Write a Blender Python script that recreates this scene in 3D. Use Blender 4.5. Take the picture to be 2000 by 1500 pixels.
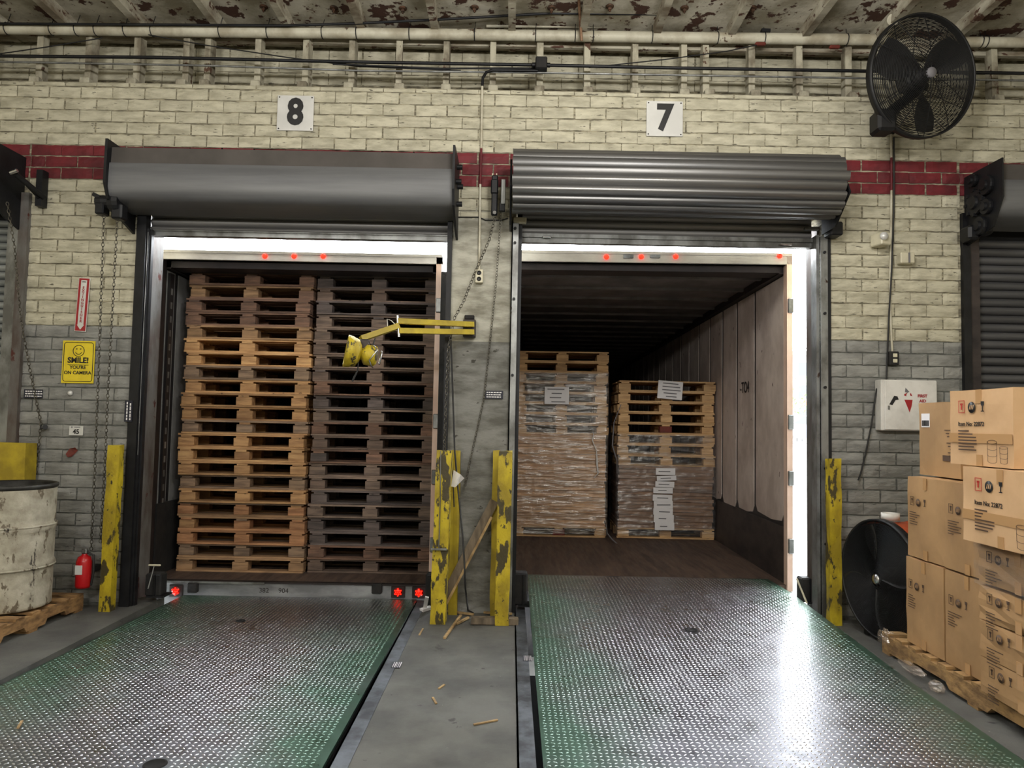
import bpy, math, random
from mathutils import Vector, Matrix, Euler
R = math.radians
rng = random.Random(7)
SC = bpy.context.scene
COL = SC.collection
for o in list(bpy.data.objects): bpy.data.objects.remove(o)

# ------------------------------------------------------------------ camera, world, lights, exposure
F = 1400.0
CAM = Vector((0, 0, 1.52))
ROT = Matrix.Rotation(R(90) + math.atan(75 / F), 3, 'X') @ Matrix.Rotation(R(1.09), 3, 'Z')
cd = bpy.data.cameras.new('camera'); cd.sensor_width = 36; cd.lens = F / 2000 * 36; cd.clip_end = 300
co = bpy.data.objects.new('camera', cd); COL.objects.link(co)
co.matrix_world = Matrix.Translation(CAM) @ ROT.to_4x4(); SC.camera = co
def ray(px, py): return ROT @ Vector(((px - 1000) / F, -(py - 750) / F, -1))
def at(px, py, Y):
    d = ray(px, py); return CAM + d * (Y / d.y)
def fl(px, py, z=0.0):
    d = ray(px, py); return CAM + d * ((z - CAM.z) / d.z)

w = bpy.data.worlds.new('sky'); SC.world = w; w.use_nodes = True
bg = w.node_tree.nodes['Background']; bg.inputs[0].default_value = (0.93, 0.97, 1.0, 1); bg.inputs[1].default_value = 18.0
SC.view_settings.view_transform = 'Standard'; SC.view_settings.look = 'None'
SC.view_settings.gamma = 1; SC.view_settings.use_curve_mapping = False; SC.view_settings.exposure = 0.38
try:
    SC.cycles.use_denoising = True; SC.cycles.max_bounces = 7; SC.cycles.diffuse_bounces = 4
    SC.cycles.glossy_bounces = 3; SC.cycles.transparent_max_bounces = 12
    SC.cycles.sample_clamp_indirect = 6; SC.cycles.caustics_reflective = False; SC.cycles.caustics_refractive = False
except Exception: pass
LAMPS = [(1.0, 2.9, 4.15, 150), (-2.5, 2.6, 4.15, 60), (-1.9, -0.7, 3.45, 235), (1.7, -0.9, 3.45, 215)]
for (x, y, z, p) in LAMPS:       # bare batten tubes: light leaves them all round
    for k in (-1, 0, 1):
        l = bpy.data.lights.new('lamp_light', 'POINT'); l.shadow_soft_size = .10; l.energy = p / 3; l.color = (1.0, 0.97, 0.91)
        o = bpy.data.objects.new('lamp_light', l); COL.objects.link(o); o.location = (x + k * .45, y, z - .12)

# ------------------------------------------------------------------ materials
def lin(c): return tuple((v / 255 / 12.92) if v / 255 <= 0.04045 else ((v / 255 + 0.055) / 1.055) ** 2.4 for v in c)
def M(name, c1, c2=None, rough=.6, metal=0., scale=8., stretch=(1, 1, 1), bump=.0, bscale=None, spots=None, rnd=0., obj=False,
      lo=.4, hi=.62, emit=0., rough2=None, spots2=None, zsplit=None):
    m = bpy.data.materials.new(name); m.use_nodes = True; nt = m.node_tree; n = nt.nodes; L = nt.links.new
    b = n['Principled BSDF']; b.inputs['Roughness'].default_value = rough; b.inputs['Metallic'].default_value = metal
    col1 = lin(c1) + (1,)
    if emit:
        b.inputs['Base Color'].default_value = col1; b.inputs['Emission Color'].default_value = col1
        b.inputs['Emission Strength'].default_value = emit; return m
    if c2 is None and not bump and not spots and not rnd:
        b.inputs['Base Color'].default_value = col1; return m
    oi = n.new('ShaderNodeObjectInfo')
    if obj:
        tc = n.new('ShaderNodeTexCoord'); src = tc.outputs['Object']
        ad = n.new('ShaderNodeVectorMath'); ad.operation = 'ADD'
        cx = n.new('ShaderNodeMath'); cx.operation = 'MULTIPLY'; L(oi.outputs['Random'], cx.inputs[0]); cx.inputs[1].default_value = 37
        L(src, ad.inputs[0]); L(cx.outputs[0], ad.inputs[1]); src = ad.outputs[0]
    else:
        g = n.new('ShaderNodeNewGeometry'); src = g.outputs['Position']
    def noise(s, st, det=6, r=.6):
        mp = n.new('ShaderNodeMapping'); mp.inputs['Scale'].default_value = st; L(src, mp.inputs[0])
        t = n.new('ShaderNodeTexNoise'); t.inputs['Scale'].default_value = s; t.inputs['Detail'].default_value = det
        t.inputs['Roughness'].default_value = r; L(mp.outputs[0], t.inputs['Vector']); return t.outputs['Fac']
    def ramp(f, a, z):
        r = n.new('ShaderNodeMapRange'); r.inputs[1].default_value = a; r.inputs[2].default_value = z; L(f, r.inputs[0]); return r.outputs[0]
    def mix(f, a, c):
        x = n.new('ShaderNodeMix'); x.data_type = 'RGBA'; L(f, x.inputs[0])
        for v, i in ((a, 6), (c, 7)):
            if isinstance(v, tuple): x.inputs[i].default_value = v
            else: L(v, x.inputs[i])
        return x.outputs[2]
    c = col1
    if zsplit:
        sp = n.new('ShaderNodeSeparateXYZ'); L(src, sp.inputs[0])
        gz = n.new('ShaderNodeMath'); gz.operation = 'LESS_THAN'; L(sp.outputs[2], gz.inputs[0]); gz.inputs[1].default_value = zsplit[0]
        c = mix(gz.outputs[0], col1, lin(zsplit[1]) + (1,))
        if c2: c2f = ramp(noise(scale, stretch), lo, hi); 
        dk = n.new('ShaderNodeMix'); dk.data_type = 'RGBA'; dk.blend_type = 'MULTIPLY'; L(c2f, dk.inputs[0]); L(c, dk.inputs[6]); dk.inputs[7].default_value = lin(c2) + (1,)
        c = dk.outputs[2]
    elif c2: c = mix(ramp(noise(scale, stretch), lo, hi), col1, lin(c2) + (1,))
    if rnd:
        hs = n.new('ShaderNodeHueSaturation'); mr = n.new('ShaderNodeMapRange'); L(oi.outputs['Random'], mr.inputs[0])
        mr.inputs[3].default_value = 1 - rnd; mr.inputs[4].default_value = 1 + rnd * .6; L(mr.outputs[0], hs.inputs['Value'])
        if isinstance(c, tuple): hs.inputs['Color'].default_value = c
        else: L(c, hs.inputs['Color'])
        c = hs.outputs[0]
    for sp_ in (spots, spots2):
        if sp_:
            sc_, thr, s2, st2 = sp_
            f = ramp(noise(s2, st2, 8, .62), thr, thr + .025); c = mix(f, c, lin(sc_) + (1,))
    if isinstance(c, tuple): b.inputs['Base Color'].default_value = c
    else: L(c, b.inputs['Base Color'])
    if rough2 is not None:
        mr = n.new('ShaderNodeMapRange'); L(noise(scale * 1.7, stretch), mr.inputs[0]); mr.inputs[1].default_value = .35; mr.inputs[2].default_value = .65
        mr.inputs[3].default_value = rough; mr.inputs[4].default_value = rough2; L(mr.outputs[0], b.inputs['Roughness'])
    if bump:
        bp = n.new('ShaderNodeBump'); bp.inputs['Strength'].default_value = 1; bp.inputs['Distance'].default_value = bump
        L(noise(bscale or scale * 3, stretch), bp.inputs['Height']); L(bp.outputs[0], b.inputs['Normal'])
    return m

m = {}
m['cream'] = M('cream_paint', (200, 195, 174), (168, 163, 143), .75, scale=5, stretch=(1, 1, 3.5), bump=.004, bscale=26, rnd=.10, spots=((96, 92, 80), .635, 11, (1, 1, 5)))
m['grey'] = M('grey_paint', (148, 148, 144), (120, 120, 117), .7, scale=4, stretch=(1, 1, 3), bump=.004, bscale=26, rnd=.08, spots=((66, 66, 64), .645, 10, (1, 1, 4)))
m['red'] = M('red_paint', (112, 30, 38), (88, 24, 31), .7, scale=6, bump=.003, bscale=26, rnd=.08)
m['mortar_c'] = M('cream_mortar', (112, 107, 92), (168, 161, 138), .9, scale=14, stretch=(1, 1, 4), bump=.004, lo=.45, hi=.6)
m['mortar_g'] = M('grey_mortar', (84, 85, 82), (112, 114, 109), .9, scale=14, stretch=(1, 1, 4), bump=.004)
m['plaster'] = M('painted_concrete', (182, 180, 168), (178, 176, 170), .8, scale=3, stretch=(1, 1, 3), bump=.004, bscale=20, zsplit=(2.17, (132, 132, 128)), spots=((62, 60, 54), .66, 7, (1, 1, 2.2)))
m['peel'] = M('peeling_paint', (204, 199, 184), (150, 143, 124), .8, scale=3, bump=.004, bscale=18, spots=((74, 48, 38), .56, 4.5, (1, 1, 1)), spots2=((96, 70, 54), .62, 14, (1, 1, 1)))
m['white_wood'] = M('old_white_timber', (186, 181, 162), (120, 112, 96), .8, scale=6, stretch=(1, 1, .6), bump=.003, bscale=30, spots=((86, 60, 46), .62, 9, (1, 1, .6)))
m['beam'] = M('old_white_beam', (190, 185, 168), (122, 110, 92), .8, scale=4, stretch=(.5, 1, 2), bump=.003, bscale=30, spots=((84, 56, 44), .585, 9, (.6, 1, 2)))
m['pipe'] = M('painted_pipe', (206, 202, 184), (168, 160, 140), .5, scale=5, bump=.001, bscale=30, spots=((92, 74, 60), .66, 9, (1, 1, 1)))
m['dark'] = M('shade_and_dark_parts', (16, 16, 18), rough=.9)  # near-black for shade put into the recess, pit and plate holes
m['concrete'] = M('floor_concrete', (94, 94, 90), (72, 72, 70), .65, scale=2.2, bump=.0015, bscale=60, rough2=.85, spots=((140, 140, 132), .69, 16, (1, 1, 1)), spots2=((58, 58, 56), .64, 5, (1, 1, 1)))
m['steel_angle'] = M('floor_steel', (112, 117, 124), (66, 68, 72), .42, .6, scale=5, bump=.001, bscale=50, rough2=.6)
m['black'] = M('black_steel', (30, 31, 35), (19, 19, 22), .5, .3, scale=7, bump=.0006, bscale=60)
m['blackflat'] = M('black_rubber', (24, 24, 26), (38, 36, 35), .85, scale=9, bump=.003, bscale=30)
m['cable'] = M('cable_rubber', (24, 24, 25), rough=.6)
m['hood'] = M('hood_sheet_steel', (118, 119, 121), (98, 99, 102), .5, .2, scale=1.6, stretch=(.3, 1, 5), rough2=.62)
m['hood_top'] = M('dusty_hood_top', (84, 79, 76), (68, 64, 61), .8, .1, scale=2)
m['slat'] = M('door_slat_steel', (128, 127, 126), (98, 98, 99), .34, .75, scale=1.5, stretch=(.25, 1, 6), rough2=.45)
m['slat2'] = M('curtain_slat_steel', (150, 149, 150), (124, 123, 124), .45, .25, scale=2, stretch=(.3, 1, 5))
m['slat_dark'] = M('dark_slat_steel', (96, 96, 99), (76, 76, 79), .5, .25, scale=2, stretch=(.3, 1, 5), bump=.0005, bscale=30)
m['slat_pale'] = M('pale_slat_steel', (158, 162, 162), (126, 130, 130), .5, .3, scale=2, stretch=(.3, 1, 5))
m['galv'] = M('galvanised_steel', (152, 154, 154), (104, 104, 102), .42, .6, scale=6, stretch=(1, 1, .6), bump=.0006, bscale=50, spots=((70, 54, 46), .66, 7, (1, 1, .6)))
m['jamb'] = M('rusty_jamb_steel', (78, 66, 60), (112, 112, 110), .7, .0, scale=3, stretch=(1.5, 1.5, .6), bump=.002, bscale=20, spots=((74, 28, 20), .61, 4, (1, 1, .7)))
m['yellow'] = M('chipped_yellow_paint', (194, 172, 36), (150, 130, 30), .5, scale=7, stretch=(1, 1, .6), bump=.005, bscale=30, spots=((66, 58, 32), .545, 9, (1, 1, .45)), spots2=((46, 42, 30), .62, 26, (1, 1, .6)))
m['yellow_plain'] = M('yellow_paint', (184, 162, 40), (150, 130, 34), .5, scale=5, bump=.001, bscale=30, spots=((66, 58, 34), .66, 10, (1, 1, .6)))
m['drumw'] = M('chipped_white_drum_paint', (186, 181, 164), (140, 133, 116), .6, scale=9, bump=.006, bscale=18, lo=.35, hi=.7, spots=((104, 94, 78), .57, 14, (1, 1, .5)), spots2=((48, 42, 36), .63, 7, (1, 1, .35)))
m['rim'] = M('dark_drum_rim', (58, 57, 54), (36, 35, 33), .55, .4, scale=12)
WOODS = []
for i, (a, c) in enumerate([((208, 166, 116), (166, 124, 84)), ((190, 148, 102), (146, 108, 74)), ((172, 136, 100), (130, 102, 76)), ((156, 130, 106), (114, 94, 78)), ((188, 138, 98), (142, 100, 70))]):
    WOODS.append(M('warm_pallet_wood', a, c, .75, scale=3, stretch=(1.2, 9, 9), bump=.0015, bscale=14, rnd=.22, obj=True, spots=((72, 52, 38), .67, 3, (2, 4, 4))))
GREYS = []
for i, (a, c) in enumerate([((122, 102, 90), (88, 74, 66)), ((136, 116, 102), (96, 82, 74)), ((104, 92, 88), (74, 66, 64)), ((134, 102, 84), (90, 70, 60))]):
    GREYS.append(M('weathered_pallet_wood', a, c, .8, scale=3, stretch=(1.2, 9, 9), bump=.0015, bscale=14, rnd=.25, obj=True, spots=((44, 38, 36), .66, 3, (2, 4, 4))))
PALES = [M('pale_pallet_wood', (214, 176, 128), (178, 140, 98), .75, scale=3, stretch=(1.2, 9, 9), bump=.001, bscale=14, rnd=.18, obj=True, spots=((110, 80, 56), .68, 3, (2, 4, 4)))]
m['brownred'] = M('red_block_paint', (116, 46, 34), (88, 36, 28), .7, scale=9)
m['plank'] = M('old_plank_wood', (124, 110, 92), (82, 72, 60), .8, scale=3, stretch=(6, 6, 1), bump=.002, bscale=14)
m['stick'] = M('stick_wood', (176, 148, 104), (128, 104, 72), .8, scale=10, bump=.001, bscale=40)
m['card'] = M('cardboard', (214, 176, 134), (200, 162, 120), .8, scale=3, rnd=.05, bump=.0006, bscale=12)
m['card_shaded'] = M('shaded_cardboard', (176, 140, 98), (160, 126, 88), .6, scale=3, rnd=.06, bump=.001, bscale=9)  # darker copy of card; weaker light on these cartons put into colour
m['sheet'] = M('cardboard_sheets', (212, 168, 124), (176, 134, 96), .7, scale=5, stretch=(.6, 1, 6), rnd=.25, bump=.001)
m['sheet_dark'] = M('brown_cardboard_sheets', (142, 108, 82), (112, 84, 64), .6, scale=5, stretch=(.6, 1, 6), rnd=.2, bump=.001)
m['tape'] = M('packing_tape', (186, 147, 104), rough=.18)
m['paper'] = M('white_paper', (232, 230, 232), rough=.6)
m['ink'] = M('black_ink', (24, 24, 26), rough=.5)
m['inkbrown'] = M('brown_print', (82, 62, 48), rough=.7)
m['inkgrey'] = M('grey_print', (110, 108, 112), rough=.6)
m['inkred'] = M('red_print', (186, 52, 40), rough=.6)
m['signw'] = M('sign_white', (222, 222, 220), (206, 206, 204), .3, .15, scale=3)
m['signy'] = M('sign_yellow', (232, 208, 46), (214, 188, 38), .25, scale=4)
m['signr'] = M('sign_red', (156, 26, 36), rough=.35)
m['firstaid'] = M('first_aid_cabinet_white', (222, 220, 216), (196, 193, 188), .4, scale=4, bump=.0006, bscale=30, spots=((120, 112, 100), .68, 8, (1, 1, .5)))
m['orange'] = M('orange_paint', (192, 84, 40), (156, 66, 34), .45, scale=6)
m['extred'] = M('extinguisher_red', (178, 18, 26), rough=.3)
m['chrome'] = M('bright_metal', (190, 190, 192), rough=.25, metal=.9)
m['chain'] = M('chain_steel', (112, 108, 98), (70, 66, 60), .4, .8, scale=30)
m['pvc'] = M('ivory_plastic', (214, 208, 184), (196, 190, 168), .45, scale=8)
m['tr_wall'] = M('trailer_wall_panel', (216, 202, 195), (186, 171, 164), .6, scale=3, stretch=(1, 1, .7), bump=.0008, bscale=30, spots=((84, 66, 58), .665, 10, (1, 1, .6)), rnd=.05)
m['tr_grey'] = M('trailer_grey_panel', (150, 150, 150), (124, 124, 124), .6, scale=3)
m['tr_kick'] = M('scuffed_kick_plate', (74, 66, 64), (50, 45, 46), .6, .3, scale=3, stretch=(1, 1, 2), bump=.001, bscale=25)
m['tr_post'] = M('trailer_logistic_post', (44, 42, 44), rough=.5, metal=.3)
m['tr_roof'] = M('trailer_roof_sheet', (118, 112, 112), (92, 88, 88), .6, scale=3)
m['tr_floor'] = M('trailer_floor_wood', (92, 74, 64), (66, 53, 47), .6, scale=3, stretch=(6, .7, 1), bump=.001, bscale=20, rough2=.8)
m['tr_white'] = M('trailer_white_paint', (216, 212, 208), (186, 180, 176), .4, scale=4, stretch=(.5, 1, 1))
m['tr_sill'] = M('trailer_sill_steel', (166, 168, 170), (120, 121, 124), .4, .5, scale=3, stretch=(.7, 1, 2), spots=((60, 58, 58), .68, 9, (1, 1, 1)))
m['tr_dark'] = M('trailer_dark_frame', (48, 40, 40), (34, 30, 30), .6, .2, scale=5)
m['peach'] = M('peach_lit_post', (240, 212, 196), (222, 188, 170), .4, scale=4, stretch=(1, 1, .5))  # warm light falling on the rear posts is put into this colour
m['led'] = M('red_led', (255, 26, 10), emit=4)
m['led2'] = M('red_marker_glow', (255, 40, 22), emit=2.2)
m['lens'] = M('red_lens', (150, 18, 16), rough=.2)
m['grass'] = M('ground_asphalt', (176, 176, 172), (150, 150, 148), .9, scale=.5)
m['leaf'] = M('foliage', (66, 104, 34), (44, 78, 26), .7, scale=4)
m['bldg'] = M('building_render', (120, 118, 112), rough=.8)
m['glass'] = M('dark_window_glass', (16, 22, 30), rough=.1)
m['carp'] = M('car_paint_silver', (84, 90, 102), rough=.25, metal=.3)
m['label_navy'] = M('navy_label', (26, 28, 46), rough=.3)
m['strap'] = M('white_strap', (226, 224, 220), rough=.4)

def film(name, dens, tint, s, st, seed=0):
    f = bpy.data.materials.new(name); f.use_nodes = True; nt = f.node_tree; n = nt.nodes; L = nt.links.new
    n.remove(n['Principled BSDF']); out = n['Material Output']
    tr = n.new('ShaderNodeBsdfTransparent'); gl = n.new('ShaderNodeBsdfGlossy'); gl.inputs['Roughness'].default_value = .18
    di = n.new('ShaderNodeBsdfDiffuse'); di.inputs[0].default_value = lin(tint) + (1,)
    g = n.new('ShaderNodeNewGeometry')
    mp = n.new('ShaderNodeMapping'); mp.inputs['Scale'].default_value = st; L(g.outputs['Position'], mp.inputs[0])
    t = n.new('ShaderNodeTexNoise'); t.inputs['Scale'].default_value = s; t.inputs['Detail'].default_value = 5; L(mp.outputs[0], t.inputs['Vector'])
    r = n.new('ShaderNodeMapRange'); r.inputs[1].default_value = .45; r.inputs[2].default_value = .75; r.inputs[3].default_value = dens * .25; r.inputs[4].default_value = dens; L(t.outputs['Fac'], r.inputs[0])
    bp = n.new('ShaderNodeBump'); bp.inputs['Distance'].default_value = .02; L(t.outputs['Fac'], bp.inputs['Height']); L(bp.outputs[0], gl.inputs['Normal'])
    a = n.new('ShaderNodeMixShader'); a.inputs[0].default_value = .5; L(gl.outputs[0], a.inputs[1]); L(di.outputs[0], a.inputs[2])
    b = n.new('ShaderNodeMixShader'); L(r.outputs[0], b.inputs[0]); L(tr.outputs[0], b.inputs[1]); L(a.outputs[0], b.inputs[2]); L(b.outputs[0], out.inputs[0])
    return f
m['film'] = film('stretch_film', .48, (225, 208, 190), 4, (1.2, 1, 7))
m['film2'] = film('clear_stretch_film', .4, (190, 185, 185), 4, (1, 1, 6))

def plate_mat(name, x0, x1, gl, gr, steel=(130, 130, 137), paint=(72, 100, 86), rlo=.25, rhi=.42):
    """worn diamond plate: bare steel in the wheel track, green paint left along the sides (object x)"""
    f = bpy.data.materials.new(name); f.use_nodes = True; nt = f.node_tree; n = nt.nodes; L = nt.links.new; b = n['Principled BSDF']
    tc = n.new('ShaderNodeTexCoord'); sp = n.new('ShaderNodeSeparateXYZ'); L(tc.outputs['Object'], sp.inputs[0])
    t = n.new('ShaderNodeTexNoise'); t.inputs['Scale'].default_value = 2.2; t.inputs['Detail'].default_value = 7; L(tc.outputs['Object'], t.inputs['Vector'])
    def mr(src, a, z, c, d):
        r = n.new('ShaderNodeMapRange'); r.inputs[1].default_value = a; r.inputs[2].default_value = z; r.inputs[3].default_value = c; r.inputs[4].default_value = d; L(src, r.inputs[0]); return r.outputs[0]
    A = mr(sp.outputs[0], x0, x0 + gl, 1, 0); B = mr(sp.outputs[0], x1 - gr, x1, 0, 1)
    mx = n.new('ShaderNodeMath'); mx.operation = 'MAXIMUM'; L(A, mx.inputs[0]); L(B, mx.inputs[1])
    N = mr(t.outputs['Fac'], .3, .7, -.28, .28)
    ad = n.new('ShaderNodeMath'); L(mx.outputs[0], ad.inputs[0]); L(N, ad.inputs[1])
    k = mr(ad.outputs[0], .1, .9, 0, 1)
    x = n.new('ShaderNodeMix'); x.data_type = 'RGBA'; L(k, x.inputs[0]); x.inputs[6].default_value = lin(steel) + (1,); x.inputs[7].default_value = lin(paint) + (1,)
    L(x.outputs[2], b.inputs['Base Color'])
    L(mr(k, 0, 1, .9, .55), b.inputs['Metallic'])
    t2 = n.new('ShaderNodeTexNoise'); t2.inputs['Scale'].default_value = 9; t2.inputs['Detail'].default_value = 5; L(tc.outputs['Object'], t2.inputs['Vector'])
    L(mr(t2.outputs['Fac'], .3, .7, rlo, rhi), b.inputs['Roughness'])
    return f

# ------------------------------------------------------------------ mesh builder
class B:
    def __init__(s): s.v = []; s.f = []; s.sm = []
    def add(s, vs, fs, smooth=False):
        k = len(s.v); s.v += [tuple(v) for v in vs]; s.f += [tuple(i + k for i in f) for f in fs]; s.sm += [smooth] * len(fs); return s
    def box(s, x0, x1, y0, y1, z0, z1, M_=None, jit=0, r=rng):
        vs = [Vector((x + r.uniform(-jit, jit), y + r.uniform(-jit, jit), z + r.uniform(-jit, jit))) for x in (x0, x1) for y in (y0, y1) for z in (z0, z1)]
        if M_ is not None: vs = [M_ @ v for v in vs]
        return s.add(vs, [(0, 1, 3, 2), (4, 6, 7, 5), (0, 4, 5, 1), (2, 3, 7, 6), (0, 2, 6, 4), (1, 5, 7, 3)])
    def cbox(s, c, d, M_=None, bev=0.0):
        c = Vector(c); hx, hy, hz = d[0] / 2, d[1] / 2, d[2] / 2
        if not bev:
            vs = [Vector((x, y, z)) for x in (-hx, hx) for y in (-hy, hy) for z in (-hz, hz)]
            fs = [(0, 1, 3, 2), (4, 6, 7, 5), (0, 4, 5, 1), (2, 3, 7, 6), (0, 2, 6, 4), (1, 5, 7, 3)]
        else:
            vs = []; idx = {}
            for sx in (-1, 1):
                for sy in (-1, 1):
                    for sz in (-1, 1):
                        for a in range(3):
                            p = [sx * (hx - bev), sy * (hy - bev), sz * (hz - bev)]; p[a] = (sx * hx, sy * hy, sz * hz)[a]
                            idx[(sx, sy, sz, a)] = len(vs); vs.append(Vector(p))
            I = idx; fs = []
            for a in range(3):
                for sg in (-1, 1):
                    o = [q for q in range(3) if q != a]; ring = []
                    for u, v_ in ((-1, -1), (1, -1), (1, 1), (-1, 1)):
                        k = [0, 0, 0]; k[a] = sg; k[o[0]] = u; k[o[1]] = v_; ring.append(I[tuple(k) + (a,)])
                    fs.append(tuple(ring if (sg > 0) == (a != 1) else ring[::-1]))
            for a, b_ in ((0, 1), (0, 2), (1, 2)):
                c_ = 3 - a - b_
                for sa in (-1, 1):
                    for sb in (-1, 1):
                        k1 = [0, 0, 0]; k2 = [0, 0, 0]; k1[a] = k2[a] = sa; k1[b_] = k2[b_] = sb; k1[c_] = -1; k2[c_] = 1
                        fs.append((I[tuple(k1) + (a,)], I[tuple(k2) + (a,)], I[tuple(k2) + (b_,)], I[tuple(k1) + (b_,)]))
            for sx in (-1, 1):
                for sy in (-1, 1):
                    for sz in (-1, 1): fs.append((I[(sx, sy, sz, 0)], I[(sx, sy, sz, 1)], I[(sx, sy, sz, 2)]))
        if M_ is not None: vs = [M_ @ v for v in vs]
        return s.add([c + v for v in vs], fs)
    def tube(s, pts, r, n=8, closed=False, cap=True):
        pts = [Vector(p) for p in pts]; k = len(pts); rs = r if isinstance(r, (list, tuple)) else [r] * k
        vs = []; up = None
        for i, p in enumerate(pts):
            if closed: t = pts[(i + 1) % k] - pts[i - 1]
            else: t = pts[min(i + 1, k - 1)] - pts[max(i - 1, 0)]
            t.normalize()
            if up is None: up = Vector((0, 0, 1)) if abs(t.z) < .9 else Vector((1, 0, 0))
            a = t.cross(up).normalized(); up = a.cross(t).normalized()
            for j in range(n):
                q = 2 * math.pi * j / n; vs.append(p + (a * math.cos(q) + up * math.sin(q)) * rs[i])
        fs = []
        for i in range(k if closed else k - 1):
            i2 = (i + 1) % k
            for j in range(n): fs.append((i * n + j, i * n + (j + 1) % n, i2 * n + (j + 1) % n, i2 * n + j))
        s.add(vs, fs, True)
        if cap and not closed: s.add(vs[:n], [tuple(range(n))[::-1]]); s.add(vs[-n:], [tuple(range(n))])
        return s
    def lathe(s, prof, c=(0, 0, 0), n=40, M_=None, smooth=True):
        vs = []; c = Vector(c)
        for (r, z) in prof:
            for j in range(n):
                q = 2 * math.pi * j / n; v = Vector((r * math.cos(q), r * math.sin(q), z))
                if M_ is not None: v = M_ @ v
                vs.append(c + v)
        fs = [(i * n + j, i * n + (j + 1) % n, (i + 1) * n + (j + 1) % n, (i + 1) * n + j) for i in range(len(prof) - 1) for j in range(n)]
        return s.add(vs, fs, smooth)
    def prism(s, poly, axis, a0, a1):
        """poly: list of 2D points on the other two axes in order; extruded from a0 to a1 along axis"""
        def mk(p, a):
            if axis == 'X': return (a, p[0], p[1])
            if axis == 'Y': return (p[0], a, p[1])
            return (p[0], p[1], a)
        n = len(poly)
        s.add([mk(p, a0) for p in poly] + [mk(p, a1) for p in poly], [(i, (i + 1) % n, n + (i + 1) % n, n + i) for i in range(n)] + [tuple(range(n))[::-1], tuple(range(n, 2 * n))])
        return s
    def mesh(s, name, mat, off=None):
        me = bpy.data.meshes.new(name)
        vs = s.v if off is None else [(a[0] - off[0], a[1] - off[1], a[2] - off[2]) for a in s.v]
        me.from_pydata(vs, [], s.f); me.polygons.foreach_set('use_smooth', s.sm); me.update()
        bm_fix(me)
        if mat: me.materials.append(mat)
        return me
def bm_fix(me):
    import bmesh
    bm = bmesh.new(); bm.from_mesh(me); bmesh.ops.recalc_face_normals(bm, faces=bm.faces); bm.to_mesh(me); bm.free()

OFF = {}
def tag(o, label=None, cat=None, group=None, kind=None):
    if label: o['label'] = label
    if cat: o['category'] = cat
    if group: o['group'] = group
    if kind: o['kind'] = kind
    return o
def T(name, label, cat, loc=(0, 0, 0), rot=(0, 0, 0), group=None, kind=None):
    o = bpy.data.objects.new(name, None); COL.objects.link(o); o.location = loc; o.rotation_euler = rot; o.empty_display_size = .1
    OFF[o.name] = Vector(loc); return tag(o, label, cat, group, kind)
def P(name, b, mat, parent=None, local=False, label=None, kind=None):
    """link b as one mesh object; without local, its coordinates are world ones and the parent is unrotated"""
    off = Vector((0, 0, 0)) if (local or parent is None) else OFF.get(parent.name, Vector((0, 0, 0)))
    me = b.mesh(name, mat, off if off.length else None)
    o = bpy.data.objects.new(name, me); COL.objects.link(o); o.parent = parent; OFF[o.name] = off
    return tag(o, label, kind=kind)
def single(name, b, mat, label, cat, group=None, kind=None, loc=None):
    """a thing that is one mesh, with its origin at its base"""
    if loc is None:
        xs = [v[0] for v in b.v]; ys = [v[1] for v in b.v]; zs = [v[2] for v in b.v]
        loc = Vector(((min(xs) + max(xs)) / 2, (min(ys) + max(ys)) / 2, min(zs)))
    me = b.mesh(name, mat, loc); o = bpy.data.objects.new(name, me); COL.objects.link(o); o.location = loc; OFF[o.name] = Vector(loc)
    return tag(o, label, cat, group, kind)
def inst(name, me, parent, loc, rot=(0, 0, 0), scale=(1, 1, 1)):
    o = bpy.data.objects.new(name, me); COL.objects.link(o); o.parent = parent; o.location = loc; o.rotation_euler = rot; o.scale = scale; return o
def text(s, size, loc, rot, mat, parent, name='lettering', bold=0., align='CENTER', sx=1., spacing=1., ext=.0006):
    c = bpy.data.curves.new(name, 'FONT'); c.body = s; c.size = size; c.align_x = align; c.align_y = 'CENTER'; c.offset = bold; c.extrude = ext
    c.space_line = spacing; c.resolution_u = 3
    tmp = bpy.data.objects.new(name, c); COL.objects.link(tmp); bpy.context.view_layer.update()
    me = bpy.data.meshes.new_from_object(tmp.evaluated_get(bpy.context.evaluated_depsgraph_get())); bpy.data.objects.remove(tmp)
    me.materials.clear(); me.materials.append(mat); o = bpy.data.objects.new(name, me); COL.objects.link(o); o.parent = parent
    o.location = Vector(loc) - (OFF.get(parent.name, Vector()) if parent else Vector()); o.rotation_euler = rot; o.scale = (sx, 1, 1); return o
FRONT = (R(90), 0, 0); SIDE = (R(90), 0, R(-90))

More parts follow.
